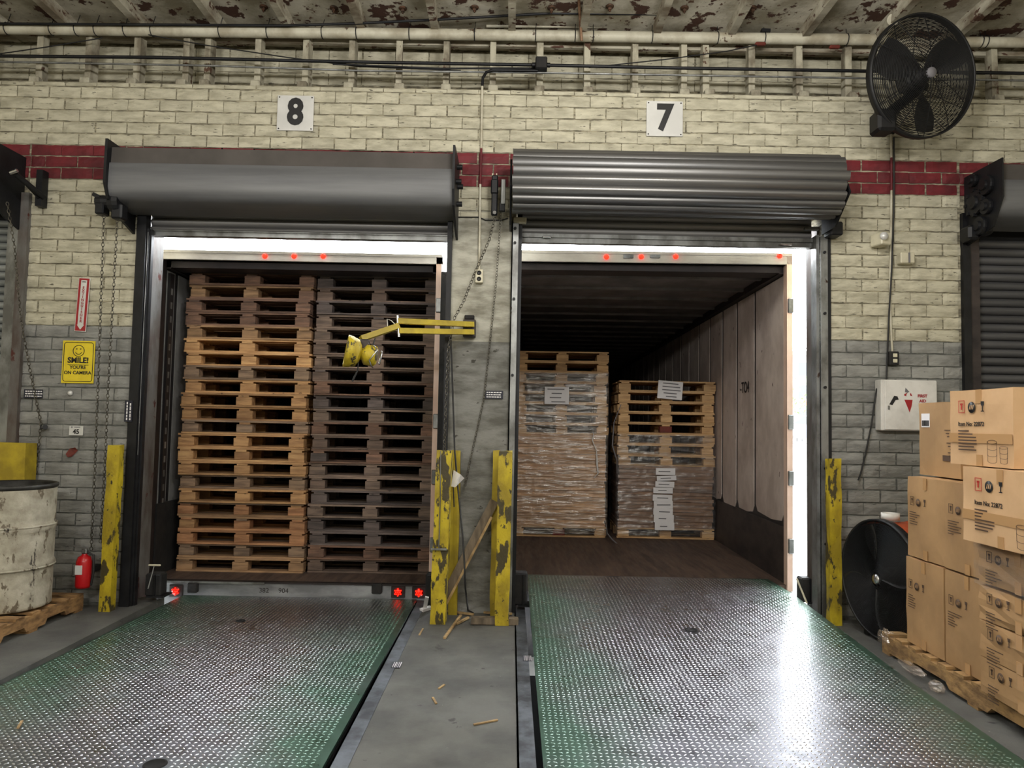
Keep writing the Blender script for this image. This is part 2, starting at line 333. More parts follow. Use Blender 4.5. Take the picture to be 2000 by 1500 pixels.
# ------------------------------------------------------------------ setting: walls
W = 5.80; WB = 6.10
BW = .2637; PH0 = -4.006
D8 = (-3.08, -0.515); D7 = (0.01, 2.53)
ZR, ZG, ZT = 3.45, 2.24, 3.738
rows = []
z = ZG
while z > 0.02: rows.append((z - .1008, z, 'grey')); z -= .1008
rows = rows[::-1]
for i in range(12): rows.append((ZG + i * .10083, ZG + (i + 1) * .10083, 'cream'))
for i in range(3): rows.append((ZR + i * .096, ZR + (i + 1) * .096, 'red'))
for i in range(5): rows.append((ZT + i * .0985, ZT + (i + 1) * .0985, 'cream'))
rows.append((ZT + 5 * .0985, 4.272, 'cream'))
def brick_mesh(r):
    b = B(); nx, nz = 5, 3; vs = []; e = .045
    for j in range(nz + 1):
        for i in range(nx + 1):
            u, v = i / nx, j / nz; edge = i in (0, nx) or j in (0, nz)
            y = r.uniform(-.0022, .0022) + (.0045 if edge else -.0015)
            if edge: u += r.uniform(-.006, .006); v += r.uniform(-.035, .035)
            vs.append((u - .5, y, v - .5))
    fs = [(j * (nx + 1) + i, j * (nx + 1) + i + 1, (j + 1) * (nx + 1) + i + 1, (j + 1) * (nx + 1) + i) for j in range(nz) for i in range(nx)]
    ring = [i for i in range(nx + 1)] + [j * (nx + 1) + nx for j in range(1, nz + 1)] + [nz * (nx + 1) + i for i in range(nx - 1, -1, -1)] + [j * (nx + 1) for j in range(nz - 1, 0, -1)]
    k = len(vs)
    for q in ring: vs.append((vs[q][0], .03, vs[q][2]))
    n = len(ring)
    fs += [(ring[(a + 1) % n], ring[a], k + a, k + (a + 1) % n) for a in range(n)]
    b.add(vs, fs); return b
BM = {c: [brick_mesh(random.Random(i + 50)).mesh('brick', m[c]) for i in range(8)] for c in ('cream', 'grey', 'red')}
def bricks(parent, x0, x1, zlo, zhi, Y=W, rws=rows, gap=.010, ph=PH0, bw=BW):
    off = OFF[parent.name]
    for i, (a, z_, c) in enumerate(rws):
        if (a + z_) / 2 < zlo or (a + z_) / 2 > zhi: continue
        par = (len(rows) - 1 - i) % 2 if rws is rows else i % 2
        k0 = math.floor((x0 - ph) / bw) - 1; k = k0
        while True:
            xa = ph + (k + .5 * par) * bw + rng.uniform(-.006, .006); xb = ph + (k + 1 + .5 * par) * bw; k += 1
            if xa >= x1: break
            xa = max(xa, x0 + .003); xb = min(xb, x1 + gap - .003)
            if xb - xa < .05: continue
            me = rng.choice(BM[c])
            o = inst('brick', me, parent, Vector(((xa + xb - gap) / 2, Y + rng.uniform(-.003, .0035), (a + z_) / 2)) - off, (0, 0, 0), (xb - xa - gap, 1, z_ - a - gap))
            if rng.random() < .5: o.rotation_euler = (0, math.pi, 0)

def wall(name, x0, x1, z0, z1, mat, y0=W + .010, y1=WB):
    b = B().box(x0, x1, y0, y1, z0, z1); o = P(name, b, mat); OFF[o.name] = Vector((0, 0, 0)); return tag(o, kind='structure')
def mortar(name, x0, x1, zs, mats):
    """a pier whose mortar changes with the paint: one mesh, two materials"""
    b = B()
    for a, c in zip(zs[:-1], zs[1:]): b.box(x0, x1, W + .010, WB, a, c)
    o = P(name, b, mats[0]); o.data.materials.append(mats[1])
    for i, p in enumerate(o.data.polygons): p.material_index = 0 if i < 6 else 1
    OFF[o.name] = Vector((0, 0, 0)); return tag(o, kind='structure')
XL, XR = -4.0, 3.655        # outer edges of the side piers
o = wall('wall_back', -5.6, 5.6, 3.28, 4.272, m['mortar_c']); bricks(o, -4.7, 4.7, ZT + .01, 4.28)
o = mortar('wall_back_left', XL, D8[0], (-.6, ZG, 3.28), (m['mortar_g'], m['mortar_c'])); bricks(o, XL, D8[0], 0, ZT - .01)
o = mortar('wall_back_right', D7[1], XR, (-.6, ZG, 3.28), (m['mortar_g'], m['mortar_c'])); bricks(o, D7[1], XR, 0, ZT - .01)
b = B().box(D8[1], D7[0], W + .010, WB, 3.28, 3.281); 
o = wall('wall_back_centre', D8[1], D7[0], -.6, 3.28, m['plaster'], y0=W + .012)
b = B()   # plastered face, slightly wavy
nx, nz = 6, 30; vs = []
for j in range(nz + 1):
    for i in range(nx + 1): vs.append((D8[1] + (D7[0] - D8[1]) * i / nx, W + rng.uniform(-.003, .003), -.02 + (3.19 + .02) * j / nz))
b.add(vs, [(j * (nx + 1) + i, j * (nx + 1) + i + 1, (j + 1) * (nx + 1) + i + 1, (j + 1) * (nx + 1) + i) for j in range(nz) for i in range(nx)], True)
P('plaster_face', b, m['plaster'], o)
bricks(o, D8[1], D7[0], 3.16, ZT - .01)
# red stripe above the two open doors, seen as a thin line over the hoods
o2 = tag(P('wall_back_stripe', B().box(D8[0], D8[1], W + .010, W + .02, ZR, ZT).box(D7[0], D7[1], W + .010, W + .02, ZR, ZT), m['red']), kind='structure'); OFF[o2.name] = Vector()
bricks(o2, D8[0], D8[1], ZT - .19, ZT - .01); bricks(o2, D7[0], D7[1], ZT - .19, ZT - .01)
bricks(o2, -4.6, XL, ZR, ZT - .01); bricks(o2, XR, 4.6, ZR, ZT - .01)
# walls that close the room (outside the frame)
for nm, bb in (('wall_left', (-5.8, -5.6, -6, 6.6, -.6, 5.1)), ('wall_right', (5.6, 5.8, -6, 6.6, -.6, 5.1)), ('wall_front', (-5.8, 5.8, -6.2, -6, -.6, 5.1))):
    tag(P(nm, B().box(*bb), m['pvc']), kind='structure')
# outer wall above the bays, coloured near-black for the shade behind the recess
tag(P('trim_1', B().box(-5.6, 5.6, 6.5, 6.6, 3.9, 5.1).box(-5.6, 5.6, W + .02, 6.6, 4.20, 4.262), m['dark']), kind='structure')
# ---- recess above the ledge: painted masonry between timber studs
o = tag(P('wall_back_upper', B().box(-5.6, 5.6, 6.31, 6.5, 4.50, 4.95), m['mortar_c']), kind='structure'); OFF[o.name] = Vector()
up = [(4.52, 4.625, 'cream'), (4.625, 4.735, 'cream'), (4.735, 4.85, 'cream')]
bricks(o, -4.75, 4.75, 4.5, 4.9, Y=6.30, rws=up, ph=-4.1, bw=.30)
studs = [-25, 80, 175, 270, 365, 407, 505, 598, 688, 780, 872, 963, 1055, 1147, 1240, 1335, 1378, 1467, 1560, 1655, 1750, 1845, 1940, 2035]
st = bpy.data.objects.new('stud', None)
stud_me = [B().box(-.026, .026, 0, .09, 0, .60, jit=.004).mesh('stud', m['white_wood']) for _ in range(5)]
foot_me = B().cbox((0, .03, .0), (.085, .07, .12), bev=.008).mesh('stud_foot', m['white_wood'])
for k, px in enumerate(studs):
    p = at(px, 120, 6.05); s_ = inst('stud', rng.choice(stud_me), o, (p.x, 6.03, 4.27), (0, 0, R(rng.uniform(-8, 8))))
    inst('stud_foot', foot_me, o, (p.x + rng.uniform(-.01, .02), 5.96, 4.33))
# ---- ceiling: boarded deck on joists
c_ = tag(P('ceiling', B().box(-5.8, 5.8, -6.2, 6.5, 4.955, 5.1), m['peel']), kind='structure'); OFF[c_.name] = Vector()
jm = [B().box(-.03, .03, -6.0, 6.28, 4.85, 4.96, jit=.003).mesh('joist', m['beam']) for _ in range(3)]
for px in (-120, 15, 150, 292, 440, 575, 715, 855, 1000, 1135, 1275, 1415, 1555, 1695, 1835, 1975, 2110):
    p = at(px, 60, 6.15); inst('joist', rng.choice(jm), c_, (p.x, 0, 0))
bolt_me = B().lathe([(.0, .0), (.03, .0), (.034, -.004), (.034, -.012), (.0, -.012)], n=16).tube([(0, 0, 0), (0, 0, -.05)], .008, 8).cbox((0, 0, -.03), (.026, .026, .016)).mesh('bolt', M('rusty_bolt', (104, 74, 56), (70, 56, 46), .6, .5, scale=30))
for px, py in ((515, 12), (652, 14), (787, 15), (927, 13), (1077, 14), (1191, 11), (1337, 14), (1470, 14), (1605, 12)):
    q = fl(px, py, 4.955); inst('bolt', bolt_me, c_, (q.x, q.y, 4.955))
bl = P('ledger_beam', B().box(-5.6, 5.6, 6.14, 6.29, 4.86, 4.955).box(-5.6, 5.6, 6.10, 6.14, 4.80, 4.87), m['beam'], c_)
# ---- floor with the two leveller pits
L8 = (-2.86, -0.80); L7 = (0.17, 2.38); YN, YF = 2.75, 6.10
fb = B()
fb.box(-5.8, L8[0] - .02, YN, WB, -.15, 0); fb.box(L8[1] + .03 + .085, L7[0] - .03 - .085, YN, WB, -.15, 0); fb.box(L7[1] + .03, 5.8, YN, WB, -.15, 0)
fb.box(-5.8, 5.8, -6.2, YN - .02, -.15, 0)
fo = tag(P('floor', fb, m['concrete']), kind='structure'); OFF[fo.name] = Vector()
pit = B()
for a, c in (L8, L7):
    pit.box(a - .3, c + .3, YN - .3, YF + .1, -.70, -.62)
    pit.box(a - .12, a - .03, YN - .1, YF + .1, -.62, -.16); pit.box(c + .12, c + .2, YN - .1, YF + .1, -.62, -.16); pit.box(a - .1, c + .1, YN - .2, YN - .1, -.62, -.16)
P('pit_lining', pit, m['dark'], fo)
for a, c in ((L8[1] + .03, L8[1] + .115), (L7[0] - .115, L7[0] - .03)):
    P('steel_edge_angle', B().box(a, c, YN, YF + .05, -.10, .004).box(a, a + .01, YN, YF, -.1, .004), m['steel_angle'], fo)
for x, lab in ((fl(775, 1300), 'left'), (fl(1030, 1287), 'right')):
    s_ = B().box(x.x - .028, x.x + .028, x.y - .055, x.y + .055, .004, .0052)
    t = single('floor_sticker', s_, m['label_navy'], 'navy barcode sticker on the steel floor edge beside the %s leveller plate' % lab, 'sticker')
    for i, ww in enumerate((.006, .010, .005, .006, .010)):
        xx = x.x - .022 + i * .0105; P('barcode_bar', B().box(xx, xx + ww * .55, x.y - .048, x.y + .048, .0052, .0058), m['paper'], t)

# ------------------------------------------------------------------ outside
tag(P('ground', B().add([(-40, 6.0, -1.25), (40, 6.0, -1.25), (40, 12, -1.25), (-40, 12, -1.25), (-40, 33, .72), (40, 33, .72), (-40, 90, .9), (40, 90, .9)], [(0, 1, 2, 3), (3, 2, 5, 4), (4, 5, 7, 6)]), m['grass']), kind='structure')
# distant building seen through the light gap
bo = T('building', 'pale building with window rows seen through bright gap right of bay 7 trailer', 'building', (27, 60, .8))
P('facade', B().box(15, 39, 60, 62, .8, 7.6), m['bldg'], bo)
P('roof_edge', B().box(14.7, 39.3, 59.7, 62.2, 7.6, 7.95), m['bldg'], bo)
for fz in (2.1, 4.0, 5.9):
    for k in range(14):
        x = 15.6 + k * 1.65; P('window', B().box(x, x + 1.05, 59.93, 60.0, fz, fz + 1.1), m['glass'], bo)
P('orange_sign_band', B().box(20, 30, 59.8, 60, 3.4, 3.75), m['orange'], bo)
po = T('utility_pole', 'thin utility pole beyond the car seen through the bright gap', 'pole', (21.9, 55, .8))
P('pole_shaft', B().tube([(21.9, 55, .8), (21.9, 55, 8.5)], .09, 8), m['bldg'], po); P('cross_arm', B().box(21.2, 22.8, 54.95, 55.05, 7.6, 7.7), m['bldg'], po)
tr = T('street_tree', 'small bright green tree behind the parked silver car outside the gap', 'tree', (18.0, 45, .78))
P('trunk', B().tube([(18, 45, .78), (18.05, 45, 2.2)], [.1, .06], 7), m['plank'], tr)
lb = B(); r2 = random.Random(3)
for i in range(420):
    q = Vector((r2.gauss(0, .9), r2.gauss(0, .9), r2.gauss(0, .75))) + Vector((18.0, 45, 2.9)); a = r2.uniform(.08, .16)
    u = Vector((r2.uniform(-1, 1), r2.uniform(-1, 1), r2.uniform(-1, 1))).normalized(); v = u.orthogonal().normalized()
    lb.add([q - u * a, q + v * a * .6, q + u * a, q - v * a * .6], [(0, 1, 2, 3)])
P('crown', lb, m['leaf'], tr, kind='stuff')
cx, cy, cz = 15.2, 36.0, .73      # silver car, nose to the left
car = T('car', 'silver car parked outside, glimpsed through the gap right of the bay 7 trailer', 'car', (cx, cy, cz))
P('car_body', B().prism([(-2.2, .28), (-2.25, .62), (-2.1, .86), (-1.25, .98), (-.6, 1.42), (.9, 1.46), (1.6, 1.02), (2.15, .95), (2.25, .6), (2.2, .28)], 'Y', 0, 1.75), m['carp'], car, local=True)
P('side_window', B().prism([(-1.1, .98), (-.52, 1.36), (.85, 1.40), (1.35, 1.02)], 'Y', -.02, .0), m['glass'], car, local=True)
for wx in (-1.4, 1.4):
    for wy in (-.03, 1.58):
        wm = Matrix.Rotation(R(90), 3, 'X'); P('wheel', B().lathe([(0, -.1), (.33, -.1), (.34, .0), (.33, .1), (0, .1)], (wx, wy + .1, .33), 20, wm), m['blackflat'], car, local=True)
        P('hubcap', B().lathe([(0, .11), (.2, .115), (.21, .1)], (wx, wy + .1, .33), 14, wm), m['chrome'], car, local=True)
fe = T('railing', 'low metal railing in front of the street tree outside', 'railing', (17, 40, .75))
for k in range(26): P('picket', B().box(12 + k * .3, 12.05 + k * .3, 40, 40.05, .75, 1.75), m['black'], fe)
P('rail', B().box(12, 19.6, 40, 40.05, 1.7, 1.76), m['black'], fe)

# ------------------------------------------------------------------ doors
def prof_part(name, prof, x0, x1, mat, parent, smooth=True):
    b = B(); n = len(prof); b.add([(x0, y, z) for y, z in prof] + [(x1, y, z) for y, z in prof], [(i, i + 1, n + i + 1, n + i) for i in range(n - 1)], smooth); return P(name, b, mat, parent)
# --- door 8: smooth hood
d8 = tag(T('door_8', None, None, (D8[0], W, 3.1)), kind='structure')
HX = (-3.11, -.483)
pr_top = [(W - .005, 3.60), (5.41, 3.575), (5.405, 3.452)]
pr = [(5.405, 3.452), (5.385, 3.446), (5.38, 3.34), (5.38, 3.26), (5.40, 3.20), (5.46, 3.17), (5.62, 3.15), (5.75, 3.145)]
prof_part('hood_top', pr_top, HX[0], HX[1], m['hood_top'], d8, False)
prof_part('hood_front', pr, HX[0], HX[1], m['hood'], d8)
ep = [(W, 3.62), (5.35, 3.62), (5.345, 3.28), (5.40, 3.17), (5.60, 3.06), (W, 3.0)]
P('end_bracket', B().prism(ep, 'X', HX[0] - .02, HX[0]), m['black'], d8)
P('end_bracket', B().prism(ep, 'X', HX[1], HX[1] + .018), m['black'], d8)
for y_, z_ in ((5.55, 3.52), (5.48, 3.38), (5.66, 3.40), (5.6, 3.24)):
    P('bracket_bolt', B().tube([(HX[1], y_, z_), (HX[1] + .06, y_, z_)], .022, 8), m['black'], d8)
cz_ = [3.30, 3.235, 3.17, 3.105, 3.055]
for i in range(4):
    z1, z0 = cz_[i], cz_[i + 1]
    prof_part('slat', [(5.93, z1), (5.90, z1 - .012), (5.885, (z0 + z1) / 2), (5.90, z0 + .01), (5.93, z0)], D8[0] + .05, D8[1] - .03, m['slat2'], d8)
zb8 = at(600, 466, 5.9).z
P('bottom_bar', B().box(D8[0] + .05, D8[1] - .03, 5.885, 5.94, zb8, zb8 + .035).box(D8[0] + .05, D8[1] - .03, 5.87, 5.95, zb8 + .035, zb8 + .045), m['galv'], d8)
P('curtain_back', B().box(D8[0] + .03, D8[1] - .02, 5.945, 5.955, zb8, 3.35), m['slat_dark'], d8)
P('jamb_angle', B().box(D8[0] - .005, D8[0] + .07, W - .025, W + .05, .0, 3.20), m['black'], d8)
P('guide_rail', B().box(D8[0] + .07, D8[0] + .085, W + .0, W + .06, 0, 3.05).box(D8[0] + .085, D8[0] + .097, W + .02, W + .06, 0, 3.05), m['black'], d8)
P('seal_light_blocker', B().box(-3.60, -3.265, WB, 6.56, .30, 2.90), m['blackflat'], d8)  # added blocker shaped as a seal; stops daylight left of the trailer
P('seal_light_blocker', B().box(-.655, -.53, 6.38, 6.56, -.1, 2.86), m['blackflat'], d8)  # added blocker for the daylight strip right of the trailer
P('guide_edge', B().tube([(D8[0] + .078, W - .004, 1.2), (D8[0] + .078, W - .004, 3.02)], .003, 6), m['galv'], d8)
P('jamb_plate', B().box(D8[0] - .0, D8[0] + .012, W + .05, 6.20, -.1, 3.2), m['jamb'], d8)
P('guide_rail', B().box(D8[1] - .035, D8[1] + .005, W - .025, W + .11, 0, 3.20), m['black'], d8)
P('jamb_plate', B().box(D8[1] - .012, D8[1], W + .1, WB + .02, -.1, 3.2), m['jamb'], d8)
# --- door 7: exposed ribbed coil
d7 = tag(T('door_7', None, None, (D7[0], W, 3.1)), kind='structure')
cyl = Vector((0, 5.50, 3.395)); rad = .238; ns = 19
for i in range(12):
    a0 = R(112 - i * 19.5 + 180 - 180); a1 = R(112 - (i + 1) * 19.5)
    def pt(a, r): return (cyl.y - math.sin(a + R(0)) * r if False else cyl.y - r * math.cos(a - R(0)) * 1.0, cyl.z + r * math.sin(a))
    pf = [pt(a0, rad - .016), pt(a0 + (a1 - a0) * .12, rad + .004), pt(a0 + (a1 - a0) * .35, rad + .008), pt(a0 + (a1 - a0) * .62, rad + .002), pt(a0 + (a1 - a0) * .85, rad - .004), pt(a1, rad - .016)]
    e = rng.uniform(-.012, .022); prof_part('coil_slat', pf, D7[0] - .035 + e * .3, 2.485 + e, m['slat'], d7)
P('coil_core', B().tube([(D7[0] - .015, cyl.y, cyl.z), (2.475, cyl.y, cyl.z)], rad - .018, 28), m['slat_dark'], d7)
zb7 = at(1300, 480, 5.92).z
zc = 3.40; k = 0
while zc - .062 > zb7 + .05:
    prof_part('slat', [(5.925, zc), (5.90, zc - .008), (5.888, zc - .022), (5.893, zc - .045), (5.915, zc - .056), (5.925, zc - .062)], D7[0] + .02, D7[1] - .06, m['slat2'], d7); zc -= .062
P('curtain_back', B().box(D7[0] + .01, D7[1] - .04, 5.94, 5.95, zb7, 3.42), m['slat_dark'], d7)
P('bottom_bar', B().box(D7[0] + .02, D7[1] - .06, 5.87, 5.95, zb7 + .04, zc).box(D7[0] + .02, D7[1] - .06, 5.895, 5.93, zb7, zb7 + .05), m['galv'], d7)
P('bar_handle', B().cbox(at(1068, 463, 5.86), (.07, .02, .016), bev=.003), m['chrome'], d7)
P('bar_handle', B().cbox(at(1535, 477, 5.86), (.10, .02, .016), bev=.003), m['chrome'], d7)
P('slide_lock', B().cbox(at(1015, 431, 5.78), (.11, .06, .045), bev=.006), m['pvc'], d7)
P('slide_lock', B().cbox(at(1585, 447, 5.8), (.12, .04, .03), bev=.006), m['galv'], d7)
# guides
gx = D7[0]
gl_ = B().box(gx - .035, gx + .02, W - .03, W - .018, 0, 3.16).box(gx - .035, gx - .025, W - .03, W + .1, 0, 3.16)
g1 = P('guide_rail', gl_, m['galv'], d7); P('guide_rail', B().box(gx + .02, gx + .05, W + .02, W + .12, 0, 3.25), m['black'], d7)
for zz in (3.10, 2.98, 2.52, 1.9, 1.2, .8): P('guide_bolt', B().tube([(gx - .008, W - .03, zz), (gx - .008, W - .045, zz)], .012, 7), m['black'], g1)
gx = D7[1]
g2 = P('guide_rail', B().box(gx - .035, gx + .02, W - .03, W - .018, 0, 3.08).box(gx - .06, gx - .035, W + .0, W + .1, 0, 3.1), m['galv'], d7)
P('guide_rail', B().box(gx + .02, gx + .05, W - .02, W + .02, 0, 3.2), m['black'], d7)
for zz in (2.95, 2.45, 1.85, 1.2, .6): P('guide_bolt', B().tube([(gx - .008, W - .03, zz), (gx - .008, W - .045, zz)], .012, 7), m['black'], g2)
P('jamb_plate', B().box(gx - .012, gx, W + .1, WB + .02, -.1, 3.2), m['jamb'], d7)
P('jamb_plate', B().box(D7[0], D7[0] + .012, W + .1, WB + .02, -.1, 3.2), m['jamb'], d7)
P('coil_bracket', B().cbox((2.575, 5.72, 3.12), (.10, .14, .11), bev=.01).prism([(5.44, 3.55), (5.79, 3.55), (5.79, 3.10), (5.55, 3.10), (5.3, 3.3)], 'X', 2.51, 2.522), m['black'], d7)
P('coil_bracket', B().prism([(5.44, 3.55), (5.79, 3.55), (5.79, 3.08), (5.6, 3.08), (5.3, 3.3)], 'X', -.045, -.03), m['black'], d7)
P('bracket_plate', B().cbox(at(983, 375, 5.62), (.035, .03, .20), bev=.004), m['galv'], d7)
P('bracket_plate', B().cbox(at(981, 405, 5.64), (.045, .04, .07), bev=.004), m['black'], d7)
# --- closed door at the right edge
d6 = tag(T('door_6', None, None, (XR, W, 0)), kind='structure')
P('jamb_angle', B().box(XR, XR + .06, W - .03, W + .1, 0, 3.3), m['black'], d6)
P('guide_rail', B().box(XR + .06, XR + .15, W - .0, W + .1, 0, 3.12), m['tr_kick'], d6)
zc = 3.11
while zc > .1:
    prof_part('slat', [(5.90, zc), (5.875, zc - .008), (5.865, zc - .026), (5.87, zc - .052), (5.90, zc - .066)], XR + .14, 5.55, m['slat_dark'], d6); zc -= .070
P('curtain_back', B().box(XR + .12, 5.58, 5.905, 5.93, 0, 3.3), m['dark'], d6)
q0 = 3.70
prof_part('hood_top', pr_top, q0, 5.55, m['hood_top'], d6, False); prof_part('hood_front', pr, q0, 5.55, m['hood'], d6)
P('end_bracket', B().prism([(5.8, 3.60), (5.34, 3.60), (5.34, 3.30), (5.45, 3.10), (5.8, 3.02)], 'X', q0 - .012, q0), m['black'], d6)
gb = B(); RY = Matrix.Rotation(R(90), 3, 'Y')
for (yy_, zz_, r_) in ((5.50, 3.44, .075), (5.63, 3.34, .10), (5.50, 3.27, .06), (5.66, 3.53, .05), (5.58, 3.14, .07)):
    gb.lathe([(0, -.03), (r_ * .5, -.03), (r_ * .55, -.012), (r_, -.012), (r_ * 1.04, 0), (r_, .02), (0, .02)], (q0 - .035, yy_, zz_), 16, RY, False)
for k in range(8): a_ = R(k * 45); gb.cbox((q0 - .04, 5.63 + .1 * math.cos(a_), 3.34 + .1 * math.sin(a_)), (.03, .025, .025))
gb.cbox((q0 - .05, 5.68, 3.10), (.09, .14, .12), bev=.02).cbox((q0 + .03, 5.62, 3.12), (.1, .1, .09), bev=.02)
P('chain_gear_bracket', gb, m['black'], d6)
# --- pale door at the left edge
d9 = tag(T('door_9', None, None, (XL, W, 0)), kind='structure')
zc = 3.12
while zc > .1:
    prof_part('slat', [(5.90, zc), (5.875, zc - .008), (5.865, zc - .026), (5.87, zc - .045), (5.90, zc - .058)], -5.5, XL - .13, m['slat_pale'], d9); zc -= .062
P('curtain_back', B().box(-5.55, XL - .12, 5.905, 5.93, 0, 3.3), m['dark'], d9)
P('guide_rail', B().box(XL - .14, XL - .045, W - .02, W + .04, 0, 3.12), m['galv'], d9)
P('jamb_angle', B().box(XL - .045, XL + .03, W - .035, W + .1, .0, 3.32), m['jamb'], d9)
prof_part('hood_front', pr_top[:1] + pr, -5.5, -4.05, m['blackflat'], d9)
P('end_bracket', B().prism(ep, 'X', -4.05, -4.035), m['black'], d9)

# ------------------------------------------------------------------ hoists, brackets, chains
def chain(name, pts, label, group=None, L_=.034, wd=.010, wr=.0030):
    pts = [Vector(p) for p in pts]; b = B(); seg = [(a, c, (c - a).length) for a, c in zip(pts[:-1], pts[1:])]; tot = sum(s[2] for s in seg)
    def pos(d):
        for a, c, l in seg:
            if d <= l: return a + (c - a) * (d / l), (c - a).normalized()
            d -= l
        return pts[-1], (pts[-1] - pts[-2]).normalized()
    n = int(tot / (L_ * .80)); fl_ = False
    for i in range(n):
        p, t = pos((i + .5) * tot / n); a = t.cross(Vector((0, 1, .02))).normalized(); c = t.cross(a).normalized()
        if i % 2: a = (a + c * .9).normalized()
        else: a = (a - c * .35).normalized()
        ring = []
        for q in range(8):
            w_ = 2 * math.pi * (q + .5) / 8; ring.append(p + t * math.cos(w_) * (L_ / 2) + a * math.sin(w_) * wd)
        b.tube(ring, wr, 4, closed=True)
    return single(name, b, m['chain'], label, 'chain', group)
h = T('chain_hoist', 'black chain hoist gear with two sprocket guards at left end of bay 8 hood', 'hoist', at(222, 400, 5.6))
hb = B(); p1 = at(203, 395, 5.55); p2 = at(229, 400, 5.5); Ry = Matrix.Rotation(R(90), 3, 'Y')
P('sprocket_guard', B().lathe([(0, -.05), (.05, -.05), (.055, 0), (.05, .05), (0, .05)], p1, 14, Ry, False).cbox(p1 + Vector((-.01, 0, -.06)), (.07, .1, .09), bev=.01).cbox(p1 + Vector((-.04, 0, .04)), (.06, .09, .03), Matrix.Rotation(R(25), 3, 'Y')), m['black'], h)
P('gear_case', B().lathe([(0, -.04), (.085, -.04), (.09, 0), (.085, .04), (0, .04)], p2 + Vector((0, 0, .02)), 18, Ry, False).cbox(p2 + Vector((.02, 0, -.06)), (.085, .1, .12), bev=.012), m['black'], h)
chain('pull_chain', [at(203, 420, 5.55), at(198, 560, 5.6), at(191, 760, 5.66), at(186, 900, 5.7), at(178, 1075, 5.74)], 'left strand of the hand chain hanging beside the bay 8 jamb')
chain('pull_chain', [at(229, 428, 5.5), at(222, 560, 5.58), at(211, 760, 5.66), at(205, 900, 5.7), at(196, 1060, 5.74)], 'right strand of the hand chain hanging beside the bay 8 jamb')
chain('pull_chain', [at(14, 395, 5.5), at(28, 480, 5.6), at(40, 620, 5.7), at(58, 720, 5.74), at(80, 828, 5.77), at(70, 925, 5.77)], 'chain swagged from far left door hood to a wall hook')
single('chain_hook', B().tube([at(88, 834, 5.8), at(88, 834, 5.74)], .02, 8).tube([at(88, 834, 5.75), at(80, 838, 5.74), at(80, 830, 5.74)], .007, 6), m['black'], 'small round chain hook on the grey wall near the far left door', 'hook')
bk = T('wall_bracket', 'black welded strut bracket bolted to brick beside far left hood', 'bracket', at(87, 370, 5.75))
q = at(87, 336, 5.78); q2 = at(87, 406, 5.78)
P('upright_bar', B().box(q.x - .025, q.x + .025, 5.72, 5.795, q2.z, q.z), m['black'], bk)
P('diagonal_strut', B().tube([at(85, 385, 5.74), at(30, 340, 5.45)], .026, 4), m['black'], bk)
P('diagonal_strut', B().tube([at(78, 390, 5.74), at(52, 362, 5.58)], .012, 4), m['black'], bk)
P('strut_pin', B().tube([at(20, 338, 5.42), at(34, 333, 5.42)], .014, 8), m['chrome'], bk)
# centre pillar
ar = T('limit_arm', 'long black steel arm with round pivot hanging on centre pillar', 'bracket', at(966, 415, 5.7))
P('arm_plate', B().cbox(at(966, 382, 5.70), (.05, .04, .33), bev=.008).cbox(at(966, 365, 5.69), (.06, .04, .12), bev=.01), m['black'], ar)
P('pivot', B().tube([at(966, 415, 5.69), at(966, 415, 5.65)], .014, 12), m['chrome'], ar)
P('yoke', B().cbox(at(962, 343, 5.7), (.008, .02, .03)).cbox(at(970, 343, 5.7), (.008, .02, .03)).cbox(at(966, 347, 5.7), (.03, .02, .008)), m['pvc'], ar)
chain('pull_chain', [at(967, 425, 5.68), at(955, 470, 5.7), at(932, 522, 5.72), at(905, 590, 5.66), at(888, 620, 5.64), at(876, 680, 5.66), at(872, 760, 5.66), at(868, 880, 5.66)], 'chain swept from pillar arm down to left edge above yellow post')
chain('pull_chain', [at(979, 405, 5.72), at(974, 480, 5.74), at(968, 560, 5.76), at(960, 640, 5.78), at(945, 780, 5.78), at(925, 870, 5.78), at(908, 950, 5.76)], 'thin chain hanging down face of centre pillar', L_=.028, wd=.008, wr=.0022)
cb = single('pillar_wire', B().tube([at(887, 424, 5.79), at(935, 424, 5.79), at(948, 430, 5.79), at(980, 430, 5.79), at(992, 426, 5.79)], .005, 6), m['cable'], 'thin dark wire crossing the pillar under the red stripe', 'cable')

# ------------------------------------------------------------------ pipes and conduits under the ceiling
mp_ = T('sprinkler_pipe', 'thick cream painted pipe with black hangers along top of wall', 'pipe', at(860, 66, 6.0))
P('pipe_run', B().tube([at(-60, 55, 5.98), at(430, 62, 5.98), at(860, 67, 5.98), at(1300, 73, 5.98), at(1722, 78, 5.98)], .046, 20), m['pipe'], mp_)
P('pipe_run', B().tube([at(1880, 82, 5.98), at(2080, 84, 5.98)], .043, 20), m['pipe'], mp_)
P('pipe_elbow', B().tube([at(1715, 78, 5.98), at(1728, 70, 5.96), at(1735, 52, 5.85), at(1745, 38, 5.7)], .05, 16), m['pipe'], mp_)
for px in (14, 101, 150, 188, 245, 298, 430, 523, 630, 697, 800, 927, 1046, 1123, 1158, 1273, 1401, 1492, 1653, 1708, 1915, 1925):
    p = at(px, 55 + (px + 60) * .0132, 5.98); ring = [p + Vector((0, math.cos(a) * .05, math.sin(a) * .05)) for a in [i * math.pi / 6 for i in range(12)]]
    P('pipe_hanger', B().tube(ring, .004, 5, closed=True).tube([p + Vector((0, 0, .05)), p + Vector((.01, .03, .17))], .003, 5), m['black'], mp_)
pp = T('ledge_pipe', 'slim white pipe above the thick pipe under the joists', 'pipe', at(1200, 50, 6.05))
P('pipe_run', B().tube([at(950, 50, 6.05), at(1400, 52, 6.05), at(1690, 56, 6.05)], .018, 10), m['pipe'], pp)
